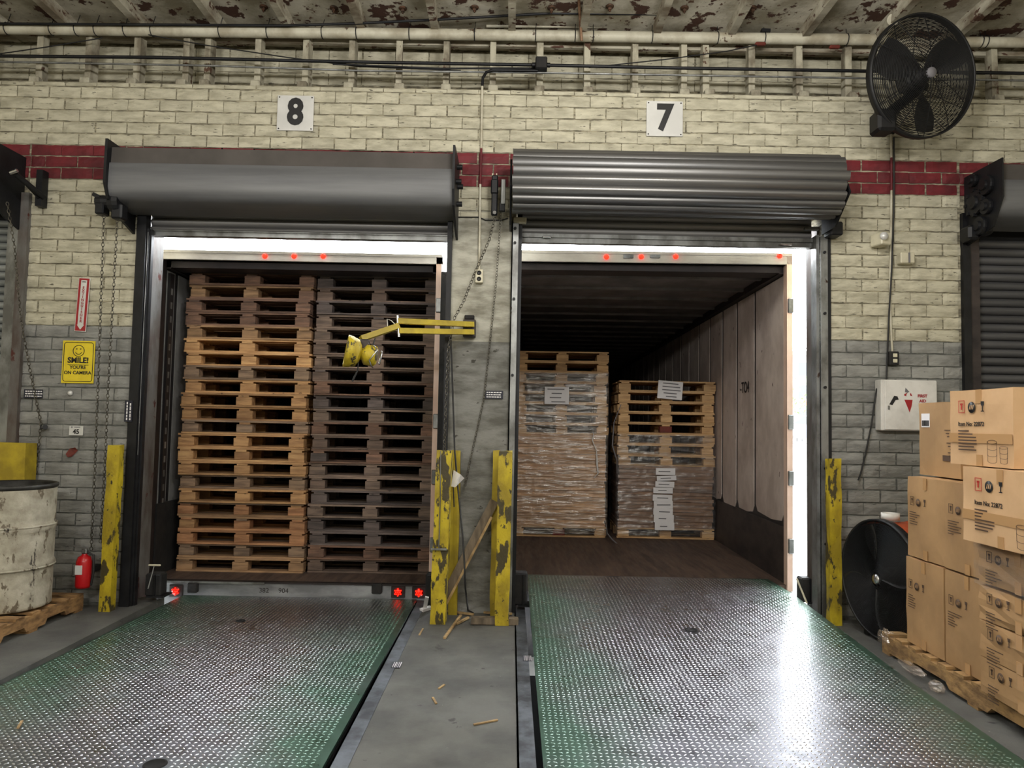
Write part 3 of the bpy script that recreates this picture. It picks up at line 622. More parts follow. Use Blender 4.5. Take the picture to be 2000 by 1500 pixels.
single('conduit', B().tube([at(-40, 46, 5.9), at(560, 50, 5.9), at(690, 46, 5.88), at(860, 38, 5.86), at(1075, 26, 5.84), at(1350, 28, 5.84), at(1690, 32, 5.84), at(2060, 34, 5.84)], .011, 8), m['black'], 'dark conduit rising then running just below the ceiling joists', 'conduit')
single('conduit', B().tube([at(-40, 109, 5.86), at(300, 112, 5.86), at(690, 121, 5.86), at(1050, 127, 5.86), at(1330, 133, 5.86), at(1700, 139, 5.86), at(2060, 144, 5.86)], .014, 8), m['black'], 'thick black conduit running through the square junction box', 'conduit')
single('conduit', B().tube([at(-40, 120, 5.84), at(400, 128, 5.84), at(700, 138, 5.84), at(1050, 142, 5.84), at(1400, 148, 5.84), at(1700, 153, 5.84), at(2060, 158, 5.84)], .0085, 8), m['galv'], 'thin silver conduit lowest above the brick ledge', 'conduit')
single('conduit', B().tube([at(650, 125, 5.88), at(860, 134, 5.88), at(1055, 133, 5.88)], .008, 8), m['black'], 'thin dark conduit ending at the junction box from the left', 'conduit')
single('hanging_cable', B().tube([at(0, 105, 5.9), at(90, 92, 5.9), at(200, 74, 5.94)], .005, 6), m['cable'], 'loose wire rising left to the cream pipe at top left', 'cable')
single('hanging_cable', B().tube([at(290, 68, 5.93), at(400, 88, 5.92), at(560, 112, 5.9), at(700, 130, 5.9), at(900, 138, 5.88)], .005, 6), m['cable'], 'loose wire dropping from pipe toward black conduit left of centre', 'cable')
single('hanging_cable', B().tube([at(1150, 132, 5.88), at(1300, 116, 5.9), at(1420, 100, 5.92), at(1478, 88, 5.94)], .005, 6), m['cable'], 'loose wire rising to the pipe right of the junction box', 'cable')
vp = T('riser_pipe', 'rusty thin vertical pipe crossing the thick cream pipe near centre', 'pipe', at(1134, 40, 5.9))
P('pipe_run', B().tube([at(1130, -10, 5.6), at(1133, 40, 5.86), at(1136, 80, 5.9)], .012, 8), M('rusty_pipe', (150, 118, 92), (96, 66, 50), .6, .2, scale=20), vp)
jb = T('junction_box', 'square black junction box on conduits above the brick ledge', 'box', at(1057, 127, 5.83))
p = at(1057, 127, 5.83); P('box_body', B().cbox(p, (.098, .09, .105), bev=.008), m['black'], jb); P('box_lid', B().cbox(p + Vector((0, -.05, 0)), (.088, .01, .095), bev=.004), m['blackflat'], jb)
for s_ in (-1, 1): P('conduit_nut', B().tube([p + Vector((s_ * .05, 0, 0)), p + Vector((s_ * .075, 0, 0))], .02, 8), m['black'], jb)
sb = B()
for px, py in ((1485, 86), (1630, 92)): sb = B().cbox(at(px, py, 5.95), (.09, .04, .03), bev=.01); single('pipe_clamp', sb, m['brownred'], 'rusty red clamp under the cream pipe, %s' % ('left of the wall fan' if px > 1500 else 'midway between sign 7 and fan'), 'clamp')
single('hanger_block', B().cbox(at(1495, 61, 5.96), (.075, .04, .028)), m['black'], 'small black block on top of cream pipe right of sign 7', 'bracket')
# centre drop conduit with outlet
dc = T('drop_conduit', 'cream conduit running down centre pillar to a small outlet', 'conduit', at(937, 340, 5.78))
P('conduit_bend', B().tube([at(1050, 138, 5.82), at(962, 137, 5.82), at(950, 141, 5.80), at(943, 152, 5.785), at(942, 168, 5.78)], .012, 8), m['black'], dc)
P('conduit_pipe', B().tube([at(942, 160, 5.785), at(940, 290, 5.785)], .010, 8), m['pipe'], dc)
P('conduit_pipe', B().tube([at(940, 290, 5.785), at(938, 360, 5.785)], .010, 8), m['red'], dc, label='section of the conduit painted red with the stripe')
P('conduit_pipe', B().tube([at(938, 360, 5.785), at(936, 526, 5.785)], .010, 8), m['pipe'], dc)
p = at(936, 540, 5.77); ob = T('outlet', 'small ivory double outlet on the centre pillar', 'outlet', p)
P('outlet_box', B().cbox(p, (.062, .05, .11), bev=.004), m['pvc'], ob)
for dz in (-.025, .025): P('socket', B().lathe([(0, 0), (.017, 0), (.018, .004)], p + Vector((0, -.026, dz)), 12, Matrix.Rotation(R(90), 3, 'X')), m['ink'], ob)
single('screw_eye_plate', B().cbox(at(917, 620, 5.78), (.08, .04, .035), bev=.006), m['blackflat'], 'small dark metal stub on pillar above the yellow light arm', 'bracket')
# right pier conduit
rc = T('fan_conduit', 'cream conduit pair dropping from wall fan down right brick pier', 'conduit', at(1741, 400, 5.78))
P('conduit_pipe', B().tube([at(1740, 262, 5.785), at(1741, 308, 5.785)], .010, 8), m['pipe'], rc)
P('conduit_pipe', B().tube([at(1741, 308, 5.785), at(1741, 372, 5.785)], .010, 8), m['red'], rc, label='section of the conduit painted red with the stripe')
P('conduit_pipe', B().tube([at(1741, 372, 5.785), at(1740, 480, 5.785), at(1738, 560, 5.785), at(1740, 640, 5.785), at(1743, 690, 5.785)], .009, 8), m['pipe'], rc)
single('power_cord', B().tube([at(1746, 268, 5.77), at(1746, 400, 5.77), at(1742, 520, 5.77), at(1736, 620, 5.77), at(1731, 745, 5.77), at(1712, 760, 5.76), at(1702, 830, 5.76), at(1690, 890, 5.77), at(1681, 925, 5.77), at(1676, 938, 5.77)], .0065, 7), m['cable'], 'black cord hanging from the wall fan down past the first aid cabinet', 'cord')
p = at(1744, 700, 5.77); ob = T('outlet', 'dark double outlet with white sockets above the first aid cabinet', 'outlet', p)
P('outlet_box', B().cbox(p, (.075, .05, .11), bev=.005), m['blackflat'], ob)
for dz in (-.022, .022): P('socket', B().cbox(p + Vector((.004, -.028, dz)), (.034, .008, .03), bev=.003), m['pvc'], ob)
p = at(1720, 469, 5.73); sr = T('alarm_strobe', 'ivory wedge-shaped alarm strobe left of the conduit on right pier', 'alarm', p)
P('housing', B().cbox(p, (.10, .12, .10), Matrix.Rotation(R(18), 3, 'Z'), bev=.008), m['pvc'], sr)
P('lens', B().lathe([(0, 0), (.03, .0), (.034, -.006), (.03, -.02), (0, -.03)], p + Vector((-.01, -.064, .015)), 14, Matrix.Rotation(R(-90), 3, 'X')), m['signw'], sr)
p = at(1769, 505, 5.76); sr = T('alarm_sounder', 'small ivory alarm box right of the conduit on right pier', 'alarm', p)
P('housing', B().cbox(p, (.115, .07, .09), bev=.008), m['pvc'], sr)
P('cover_rib', B().cbox(p + Vector((.008, -.038, 0)), (.012, .01, .08)), m['inkgrey'], sr)

# ------------------------------------------------------------------ signs
def num_sign(px, py, s, w_=.30):
    p = at(px, py, W - .012); t = T('number_sign', 'white square metal sign reading %s above the %s bay' % (s, 'left' if s == '8' else 'right'), 'sign', p)
    P('sign_panel', B().cbox(p, (w_, .006, w_ * .985), bev=.0015), m['signw'], t)
    text(s, .30, p + Vector((0, -.005, .0)), FRONT, m['ink'], t, 'numeral', bold=.012, sx=.88)
    for dx in (-1, 1):
        for dz in (-1, 1): P('rivet', B().lathe([(0, 0), (.006, 0), (.005, .004), (0, .005)], p + Vector((dx * (w_ / 2 - .016), -.003, dz * (w_ / 2 - .018))), 8, Matrix.Rotation(R(90), 3, 'X')), m['blackflat'], t)
num_sign(577, 221, '8'); num_sign(1298, 232, '7')
p = at(153, 707, W - .014); t = T('camera_notice', 'yellow SMILE YOURE ON CAMERA sign with smiling face on grey brick', 'sign', p)
P('sign_panel', B().cbox(p, (.262, .004, .345), bev=.0012), m['signy'], t)
bb = B(); hw, hh = .118, .158
loop = []
for cx_, cz2, a0 in ((hw - .02, hh - .02, 0), (-hw + .02, hh - .02, 90), (-hw + .02, -hh + .02, 180), (hw - .02, -hh + .02, 270)):
    for k in range(4): a = R(a0 + k * 30); loop.append(p + Vector((cx_ + .02 * math.cos(a), -.003, cz2 + .02 * math.sin(a))))
bb.tube(loop, .0026, 5, closed=True); P('border_line', bb, m['ink'], t)
fc = p + Vector((.0, -.003, .09)); fb_ = B().tube([fc + Vector((.045 * math.cos(a), 0, .045 * math.sin(a))) for a in [i * math.pi / 14 for i in range(28)]], .0028, 5, closed=True)
fb_.tube([fc + Vector((.026 * math.cos(a), 0, .026 * math.sin(a) - .002)) for a in [R(200 + i * 14) for i in range(11)]], .0025, 5)
for dx in (-.016, .016): fb_.tube([fc + Vector((dx, 0, .012)), fc + Vector((dx, -.001, .020))], .005, 6)
P('smiling_face', fb_, m['ink'], t)
text('SMILE!', .062, p + Vector((0, -.004, .012)), FRONT, m['ink'], t, bold=.0022)
P('underline', B().cbox(p + Vector((0, -.004, -.024)), (.17, .001, .003)), m['ink'], t)
text("YOU'RE\nON CAMERA", .038, p + Vector((0, -.004, -.066)), FRONT, m['ink'], t, bold=.0008, spacing=1.15)
p = at(161, 595, W - .013); t = T('extinguisher_sign', 'narrow red and white arrow sign reading EXTINGUISHER', 'sign', p)
mt = Matrix.Rotation(R(2), 3, 'Y')
P('sign_panel', B().cbox(p, (.094, .004, .44), mt, bev=.001), m['signw'], t); P('red_field', B().cbox(p + Vector((0, -.0026, 0)), (.084, .001, .43), mt), m['signr'], t)
P('white_arrow', B().add([p + mt @ Vector(v) for v in ((-.024, -.0036, .20), (.024, -.0036, .20), (.024, -.0036, -.165), (.03, -.0036, -.165), (0, -.0036, -.205), (-.03, -.0036, -.165), (-.024, -.0036, -.165))], [tuple(range(7))]), m['signw'], t)
text('FIRE', .016, p + Vector((.008, -.005, .185)), FRONT, m['ink'], t)
text('\n'.join('EXTINGUISHER'), .030, p + Vector((0, -.005, .0)), (R(90), R(2), 0), m['signr'], t, bold=.0006, spacing=.83)
p = at(149, 841, W - .012); t = T('number_tag', 'small white tag reading 45 on grey brick below camera sign', 'tag', p)
P('tag_plate', B().cbox(p, (.112, .004, .075)), m['signw'], t); text('45', .052, p + Vector((0, -.003, -.01)), FRONT, m['ink'], t, bold=.0015)
P('small_print', B().cbox(p + Vector((.008, -.003, .028)), (.05, .001, .005)).cbox(p + Vector((-.036, -.003, .027)), (.012, .001, .010)), m['inkgrey'], t)
def small_plate(px, py, w_, h_, lab, Y=W - .012, vert=False):
    p = at(px, py, Y); t = T('warning_plate', lab, 'plate', p); P('plate', B().cbox(p, (w_, .004, h_)), m['label_navy'], t)
    bb = B(); r3 = random.Random(px)
    if not vert:
        for k in range(3):
            x = -w_ * .42; zz = h_ * (.28 - k * .28)
            while x < w_ * .40: l_ = r3.uniform(.008, .022); bb.cbox(p + Vector((x + l_ / 2, -.003, zz)), (l_, .001, h_ * .13)); x += l_ + .005
    else:
        for k in range(2):
            z_ = -h_ * .42; xx = w_ * (-.18 + k * .42)
            while z_ < h_ * .38: l_ = r3.uniform(.01, .03); bb.cbox(p + Vector((xx, -.003, z_ + l_ / 2)), (w_ * .16, .001, l_)); z_ += l_ + .006
    P('printed_lines', bb, m['paper'], t, kind='stuff')
small_plate(65, 769, .15, .07, 'small black plate with white print low on left brick pier')
small_plate(965, 771, .145, .065, 'small black plate with white print on grey part of centre pillar')
small_plate(251, 803, .062, .17, 'upright narrow black label with white print on bay 8 jamb', Y=W - .03, vert=True)
single('anchor_plug', B().lathe([(0, 0), (.02, 0), (.022, .01), (.012, .02), (0, .022)], at(138, 768, W - .002), 10, Matrix.Rotation(R(90), 3, 'X')), m['signw'], 'white anchor plug in the wall under the camera sign', 'plug')
single('paint_chip', B().add([at(x, y, W - .012 - (.01 if (x + y) % 2 else 0)) for x, y in ((128, 887), (136, 876), (147, 874), (152, 880), (146, 886), (140, 892), (132, 893))], [tuple(range(7))]), m['brownred'], 'small rust-red flake stuck on grey wall below tag 45', 'flake')

# ------------------------------------------------------------------ yellow posts
def post(px0, px1, pyt, pyb, Y, lab, dep=.14, mat='yellow', lean=0, name='bollard_post', cat='post'):
    a = at((px0 + px1) / 2, pyt, Y); g = at((px0 + px1) / 2, pyb, Y); w_ = (px1 - px0) / F * Y
    b = B(); n = 9; vs = []; r4 = random.Random(px0)
    for i in range(n + 1):
        z_ = a.z * i / n; x = a.x + lean * (i / n - 1)
        for sx, sy in ((-1, -1), (1, -1), (1, 1), (-1, 1)): vs.append((x + sx * w_ / 2 + r4.uniform(-.004, .004), Y + (0 if sy < 0 else dep) + r4.uniform(-.003, .003), z_ + (r4.uniform(-.006, .006) if i == n else 0)))
    fs = [(i * 4 + j, i * 4 + (j + 1) % 4, (i + 1) * 4 + (j + 1) % 4, (i + 1) * 4 + j) for i in range(n) for j in range(4)] + [(n * 4, n * 4 + 1, n * 4 + 2, n * 4 + 3), (3, 2, 1, 0)]
    b.add(vs, fs); return single(name, b, m[mat], lab, cat)
post(211, 234, 870, 1176, 5.62, 'chipped yellow timber post at left side of bay 8 opening', lean=.015, dep=.07)
post(853, 882, 880, 1190, 5.45, 'left chipped yellow timber post in front of centre pillar', lean=.02, dep=.12)
post(974, 1001, 882, 1190, 5.45, 'right chipped yellow timber post in front of centre pillar', lean=.005, dep=.12)
post(882, 899, 880, 1185, 5.72, 'narrow flat yellow steel guard left on the pillar face', mat='yellow_plain', dep=.06, name='steel_guard', cat='guard')
post(963, 976, 880, 1185, 5.72, 'narrow flat yellow steel guard right on the pillar face', mat='yellow_plain', dep=.06, name='steel_guard', cat='guard')
post(1620, 1643, 896, 1206, 5.62, 'yellow post with black scuff beside right jamb of bay 7', dep=.07)
post(-60, 50, 865, 1150, 5.6, 'wide yellow post behind the white drum at left edge', dep=.14, mat='yellow_plain')
jp = T('lock_handle', 'grey T-shaped crossbar and rod hung on left pillar post', 'handle', at(857, 1073, 5.42))
P('crossbar', B().cbox(at(857, 1073, 5.425), (.125, .018, .016), bev=.004), m['galv'], jp); P('rod', B().tube([at(861, 880, 5.435), at(860, 975, 5.435), at(857, 1073, 5.435)], .004, 6), m['galv'], jp)

# ------------------------------------------------------------------ dock levellers
import numpy as np
def leveller(name, X, z_near, z_far, mat, mat2, lab, holes, lip, zlip, YF=YF):
    cx_ = (X[0] + X[1]) / 2; t = T(name, lab, 'dock leveller', (cx_, YN, z_near)); wd = X[1] - X[0]
    segs = [(YN, z_near), (4.3, z_near + (z_far - z_near) * .30), (YF, z_far)]
    if lip: segs.append((lip, zlip))
    b = B(); n = len(segs); vs = []
    for y, z_ in segs: vs += [(X[0], y, z_), (X[1], y, z_), (X[0], y, z_ - .016), (X[1], y, z_ - .016)]
    fs = []
    for i in range(n - 1): k = i * 4; fs += [(k, k + 1, k + 5, k + 4), (k + 2, k + 6, k + 7, k + 3), (k, k + 4, k + 6, k + 2), (k + 1, k + 3, k + 7, k + 5)]
    fs += [(0, 2, 3, 1), (n * 4 - 4, n * 4 - 3, n * 4 - 1, n * 4 - 2)]
    b.add(vs, fs); o = P('deck_plate', b, mat, t)
    sk = B()
    for xx in (X[0] + .02, X[0] + .5, (X[0] + X[1]) / 2, X[1] - .5, X[1] - .03): sk.box(xx, xx + .012, YN + .1, YF - .1, min(z_near, z_far) - .12, min(z_near, z_far) - .016)
    P('support_rib', sk, m['dark'], t, kind='stuff')
    # raised tread lugs
    def zat(y):
        for (y0, z0), (y1, z1) in zip(segs[:-1], segs[1:]):
            if y <= y1 or (y1, z1) == segs[-1]: return z0 + (z1 - z0) * (y - y0) / (y1 - y0)
    pit_ = .030; V = []; Fs = []; k = 0; yend = segs[-1][0] - .02
    for j in range(int((yend - YN) / pit_)):
        for i in range(int((wd - .03) / pit_)):
            x = X[0] + .025 + i * pit_; y = YN + .015 + j * pit_
            if y > yend or any(math.hypot(x - hx, (y - hy)) < hr + .012 for hx, hy, hr in holes): continue
            z_ = zat(y); ang = R(52) if (i + j) % 2 else R(-38); ca, sa = math.cos(ang), math.sin(ang)
            for (u, v, hgt) in ((-.013, 0, 0), (-.006, -.0046, 0), (.006, -.0046, 0), (.013, 0, 0), (.006, .0046, 0), (-.006, .0046, 0), (-.0065, 0, .0026), (0, 0, .0032), (.0065, 0, .0026)):
                V.append((x + u * ca - v * sa, y + u * sa + v * ca, z_ + hgt))
            Fs += [(k, k + 1, k + 6), (k + 1, k + 7, k + 6), (k + 1, k + 2, k + 7), (k + 2, k + 8, k + 7), (k + 2, k + 3, k + 8), (k + 3, k + 4, k + 8), (k + 4, k + 7, k + 8), (k + 4, k + 5, k + 7), (k + 5, k + 6, k + 7), (k + 5, k, k + 6)]; k += 9
    bb = B(); bb.v = V; bb.f = Fs; bb.sm = [True] * len(Fs)
    me = bpy.data.meshes.new('tread_lugs'); off = OFF[t.name]; me.from_pydata([(a - off.x, c - off.y, d - off.z) for a, c, d in V], [], Fs); me.polygons.foreach_set('use_smooth', bb.sm); me.materials.append(mat2)
    q = bpy.data.objects.new('tread_lugs', me); COL.objects.link(q); q.parent = t; q['kind'] = 'stuff'
    for hx, hy, hr in holes:
        zz = zat(hy)
        P('hole_shade_disc', B().lathe([(0, .0012), (hr * .8, .0012), (hr * .82, .004), (hr, .004), (hr * 1.02, 0)], (hx, hy, zz), 20), m['dark'], t)  # dark disc on the plate, painted shade in place of a hole
    return t
mp8 = plate_mat('leveller_plate_left', 0 - 1.03, 1.03, 1.0, .85); lg8 = plate_mat('worn_lug_left', -1.03, 1.03, 1.0, .85, (225, 225, 230), (120, 148, 134), .18, .30); lg7 = plate_mat('worn_lug_right', -1.105, 1.105, .8, .6, (228, 228, 233), (128, 154, 142), .18, .30); mp7 = plate_mat('leveller_plate_right', -1.105, 1.105, .8, .6)
z8 = (0.0, -.055)
leveller('dock_leveller', L8, -.004, -.055, mp8, lg8, 'green and worn steel diamond plate ramp leading to bay 8', [tuple(fl(303, 1494, -.01).xy) + (.05,), tuple(fl(470, 1215, -.05).xy) + (.035,)], None, 0, YF=6.42)
leveller('dock_leveller', L7, .0, .135, mp7, lg7, 'shiny steel diamond plate ramp leading into the bay 7 trailer', [tuple(fl(1350, 1229, .09).xy) + (.045,)], 6.66, .130)

# ------------------------------------------------------------------ trailers
def trailer(name, loc, rz, lab, zf, zc, zh, ln, seams, wm='tr_wall'):
    t = T(name, lab, 'trailer', loc, (0, 0, R(rz))); hw = 1.30; ih = 1.26
    def q(nm, b, mat, par=t, label=None, kind=None): return P(nm, b, mat, par, local=True, label=label, kind=kind)
    q('load_floor', B().box(-ih, ih, .0, ln, zf - .12, zf), m['tr_floor'])
    rf = q('roof_panel', B().box(-hw, hw, .0, ln, zc, zc + .02), m['tr_roof'])
    for k in range(int(ln / .61)):
        y = .55 + k * .61; q('roof_bow', B().box(-ih, ih, y, y + .06, zc - .028, zc), m['tr_roof'], rf)
    q('front_bulkhead', B().box(-hw, hw, ln, ln + .05, zf - .1, zc + .02), m['tr_kick'])
    for sd in (-1, 1):
        xo, xi = sd * hw, sd * (ih + .012)
        ws = q('side_wall', B().box(min(xo, xi), max(xo, xi), .04, ln, zf - .12, zc + .02), m['tr_post'])
        q('kick_plate', B().box(min(xi, sd * (ih - .006)), max(xi, sd * (ih - .006)), .06, ln, zf, zf + .50), m['tr_kick'], ws)
        q('top_rail', B().box(min(xi, sd * (ih - .05)), max(xi, sd * (ih - .05)), .06, ln, zc - .07, zc), m['tr_dark'], ws)
        ys = list(seams) + [seams[-1] + .61 * (k + 1) for k in range(int((ln - seams[-1]) / .61))]
        r5 = random.Random(5 + sd)
        for y0, y1 in zip(ys[:-1], ys[1:]):
            zb = zf + .50 + r5.uniform(-.02, .05); xa, xb = sd * (ih + .012), sd * (ih + .005)
            a, c = y0 + .034, y1 - .034
            pl = [(a, zb + .07), (a + .05, zb + .01), (a + (c - a) * .4, zb - .01), (c - .06, zb + r5.uniform(-.01, .02)), (c, zb + .08), (c, zc - .08), (a, zc - .08)]
            q('wall_panel', B().prism(pl, 'X', min(xa, xb), max(xa, xb)), m[wm], ws)
    # rear frame
    for sd in (-1, 1):
        po_ = q('rear_post', B().box(min(sd * hw, sd * (ih - .01)), max(sd * hw, sd * (ih - .01)), -.03, .06, zf - .05, zh), m['tr_dark'] if (sd < 0 and wm == 'tr_grey') else m['peach'])
        for zz in (.35, .95, 1.45, 2.5): q('hinge', B().cbox((sd * (hw - .02), -.04, zf + zz), (.05, .03, .13), bev=.006), m['galv'], po_)
        q('outer_skin', B().box(min(sd * (hw + .001), sd * (hw + .006)), max(sd * (hw + .001), sd * (hw + .006)), .02, ln, zf - .1, zh - .05), m['tr_white'])
    hd = q('rear_header', B().box(-hw, hw, -.03, .06, zc - .0, zh).box(-hw, hw, -.035, -.03, zh - .025, zh), m['tr_white'])
    q('door_track_lip', B().box(-ih, ih, .06, .3, zc - .06, zc), m['tr_dark'])
    return t, q, hd
def marker(q, hd, x, z):
    q('marker_light', B().lathe([(0, .016), (.016, .014), (.022, .006), (.024, 0)], (x, -.036, z), 12, Matrix.Rotation(R(90), 3, 'X')), m['led2'], hd, label='glowing red marker light')
t8, q8, hd8 = trailer('box_trailer', (-1.96, 6.5, 0), 0, 'open trailer filled with stacked pallets backed up to bay 8', .068, 2.95, 3.035, 12.5, (.08, .30, 1.4), 'tr_grey')
t7, q7, hd7 = trailer('box_trailer', (1.225, 6.5, 0), -1.6, 'long open trailer with lit right wall backed up to bay 7', .12, 3.0, 3.10, 12.5, (.08, .95, 1.60))
for px in (517, 574, 631): p = at(px, 498, 6.46); marker(q8, hd8, p.x + 1.96, p.z - .01)
for px in (1185, 1253, 1320, 1521): p = at(px, 499, 6.46); marker(q7, hd7, p.x - 1.225, p.z - .01)
for px in (1228, 1280): p = at(px, 498, 6.46); q7('tag_plate', B().cbox((p.x - 1.225, -.037, p.z - .01), (.09, .006, .03)), m['galv'], hd7)
# logistic slots on trailer 8 left post, and its dark lower liner
q8('logistic_strip', B().box(-1.262, -1.240, .12, .20, .5, 2.85), m['tr_post'])
for k in range(16): q8('strip_slot', B().box(-1.241, -1.2385, .145, .175, .7 + k * .13, .76 + k * .13), m['galv'], label='bright slot')
q8('lower_liner', B().box(-1.258, -1.235, .05, 3, .07, .72), m['blackflat'])
# sill of trailer 8 with lights
q8('rear_sill', B().box(-1.30, 1.30, -.045, .06, -.22, .052), m['tr_sill']); q8('sill_edge', B().box(-1.30, 1.30, -.06, .06, .052, .066), m['tr_dark'])
q8('edge_strip', B().box(-1.25, -.2, -.064, -.06, .045, .062), m['galv'])
def taillight(px, py, r_=.038):
    p = at(px, py, 6.43); x, z_ = p.x + 1.96, p.z
    l = q8('tail_light', B().lathe([(0, .02), (r_ * .9, .018), (r_ * 1.1, .004), (r_ * 1.15, 0)], (x, -.05, z_), 20, Matrix.Rotation(R(90), 3, 'X')), m['lens'], label='round red tail light')
    for a, rr in [(0, 0)] + [(k * 60, .018) for k in range(6)] + [(k * 60 + 30, .03) for k in range(6)]:
        q8('red_led', B().lathe([(0, .004), (.0048, .003), (.006, 0)], (x + rr * math.cos(R(a)), -.071, z_ + rr * math.sin(R(a))), 8, Matrix.Rotation(R(90), 3, 'X')), m['led'], l)
for px, py in ((342, 1155), (777, 1157), (818, 1158)):
    p = at(px, py, 6.43)
    q8('light_bracket', B().cbox((p.x + 1.96, -.043, p.z), (.125, .03, .11), bev=.008), m['tr_dark']); taillight(px, py)
for px, py in ((376, 1148), (736, 1150)): p = at(px, py, 6.43); q8('step_bracket', B().cbox((p.x + 1.96, -.06, p.z), (.09, .05, .085), bev=.008), m['blackflat'])
text('382     904', .06, Vector((-1.72, 6.45, -.005)) , FRONT, m['tr_dark'], None, 'painted_numbers').parent = t8
bpy.data.objects['painted_numbers'].location = Vector((-.12, -.0475, -.012))
# stencil on the right wall of trailer 7
st_ = text('-TO4', .17, Vector((0, 0, 0)), (R(90), 0, R(-90)), m['ink'], None, 'stencil_lettering', bold=.002, sx=.85); st_.parent = t7
st_.location = (1.256, 1.28, 1.94)
for tt, xw in ((t8, 0), (t7, 0)):    # running gear under the trailers
    for yy in (2.2, 3.5):
        for xx in (-1.05, 1.05): P('tyre', B().lathe([(0, -.14), (.46, -.14), (.5, -.09), (.5, .09), (.46, .14), (0, .14)], (xx, yy, -.75), 24, Matrix.Rotation(R(90), 3, 'Y')), m['blackflat'], tt, local=True)
        P('axle', B().tube([(-1.1, yy, -.75), (1.1, yy, -.75)], .06, 8), m['tr_dark'], tt, local=True)
    P('chassis_rail', B().box(-.5, -.4, .2, 12, -.45, -.06).box(.4, .5, .2, 12, -.45, -.06), m['tr_dark'], tt, local=True)

# ------------------------------------------------------------------ pallets
PD, PHt = .80, .129
def pal_meshes(mat, w_=1.19):
    r6 = rng; v = {}
    v['deck'] = [B().box(-w_ / 2, w_ / 2, -.06, .06, 0, .018, jit=.002).mesh('deck_board', mat) for _ in range(3)]
    v['runner'] = [B().box(-w_ / 2, w_ / 2, -.05, .05, 0, .016, jit=.002).mesh('bottom_board', mat) for _ in range(2)]
    v['str'] = [B().box(-.05, .05, 0, PD, 0, .018, jit=.0015).mesh('stringer_board', mat) for _ in range(2)]
    v['block'] = [B().cbox((0, 0, .0385), (.142, .10, .077), bev=.004).mesh('block', mat) for _ in range(1)] + [B().cbox((0, 0, .0385), (.15, .10, .077), bev=.003).mesh('block', mat)]
    return v
PM = {}
def pallet(x, y, z, rz, mats, label, group, w_=1.19, hgt=PHt, red=None, full=True):
    t = T('wooden_pallet', label, 'pallet', (x, y, z), (0, 0, R(rz)), group)
    def g():
        mt_ = mats[0] if rng.random() < .78 else rng.choice(mats)
        if (mt_.name, w_) not in PM: PM[(mt_.name, w_)] = pal_meshes(mt_, w_)
        return PM[(mt_.name, w_)]
    s = hgt / .129
    ys = [.06, .228, .40, .572, .74]
    for yy in ys: inst('deck_board', rng.choice(g()['deck']), t, (rng.uniform(-.006, .006), yy, .111 * s))
    for yy in (.05, .40, .75): inst('bottom_board', rng.choice(g()['runner']), t, (rng.uniform(-.006, .006), yy, 0))
    for i, xx in enumerate((-w_ / 2 + .072, 0, w_ / 2 - .072)):
        inst('stringer_board', rng.choice(g()['str']), t, (xx, 0, .093 * s))
        for j, yy in enumerate((.055, .40, .745)):
            o = inst('block', rng.choice(g()['block']), t, (xx + rng.uniform(-.006, .006), yy + (rng.uniform(-.004, .006)), .016))
            o.scale = (1, 1, s)
            if red is not None and i == red and j == 0:
                if 'rb' not in PM: PM['rb'] = B().cbox((0, 0, .0385), (.15, .10, .077), bev=.004).mesh('block', m['brownred'])
                o.data = PM['rb']; o['label'] = 'red painted block'
    return t
ORD = ['topmost', 'second', 'third', 'fourth', 'fifth', 'sixth', 'seventh', 'eighth', 'ninth', 'tenth', 'eleventh', 'twelfth', 'thirteenth', 'fourteenth', 'fifteenth', 'sixteenth', 'seventeenth', 'eighteenth', 'nineteenth', 'twentieth', 'twenty-first', 'bottom']
def ordw(i): return (ORD[i] + (' from top' if 0 < i < 21 else ''))
xl = (at(352, 900, 6.8).x + at(597, 900, 6.8).x) / 2; xr = (at(607, 900, 6.8).x + at(849, 900, 6.8).x) / 2
for i in range(22):
    k = 21 - i
    warm = [4, 2, 1, 3] if i in (2, 3, 4) else ([1, 0] if i in (9, 11, 12, 13) else [rng.choice([0, 1, 2, 3]), 1])
    mats = [WOODS[a] for a in warm]
    if i > 16: mats = [rng.choice([WOODS[3], GREYS[3], WOODS[2]]), GREYS[3]]
    if k in (20, ): mats = [WOODS[3], WOODS[2]]
    pallet(xl + rng.uniform(-.018, .018), 6.80 + rng.uniform(-.02, .02), .07 + i * PHt, rng.uniform(-.9, .9), mats, 'tan wooden pallet, %s of the left stack in the bay 8 trailer' % ordw(k), 'pallets stacked on the left in bay 8')
    mats = [rng.choice(GREYS), rng.choice(GREYS)]
    pallet(xr + rng.uniform(-.018, .018), 6.84 + rng.uniform(-.02, .02), .07 + i * PHt - .0, rng.uniform(-.9, .9), mats, 'grey-brown weathered pallet, %s of the right stack in the bay 8 trailer' % ordw(k), 'pallets stacked on the right in bay 8')

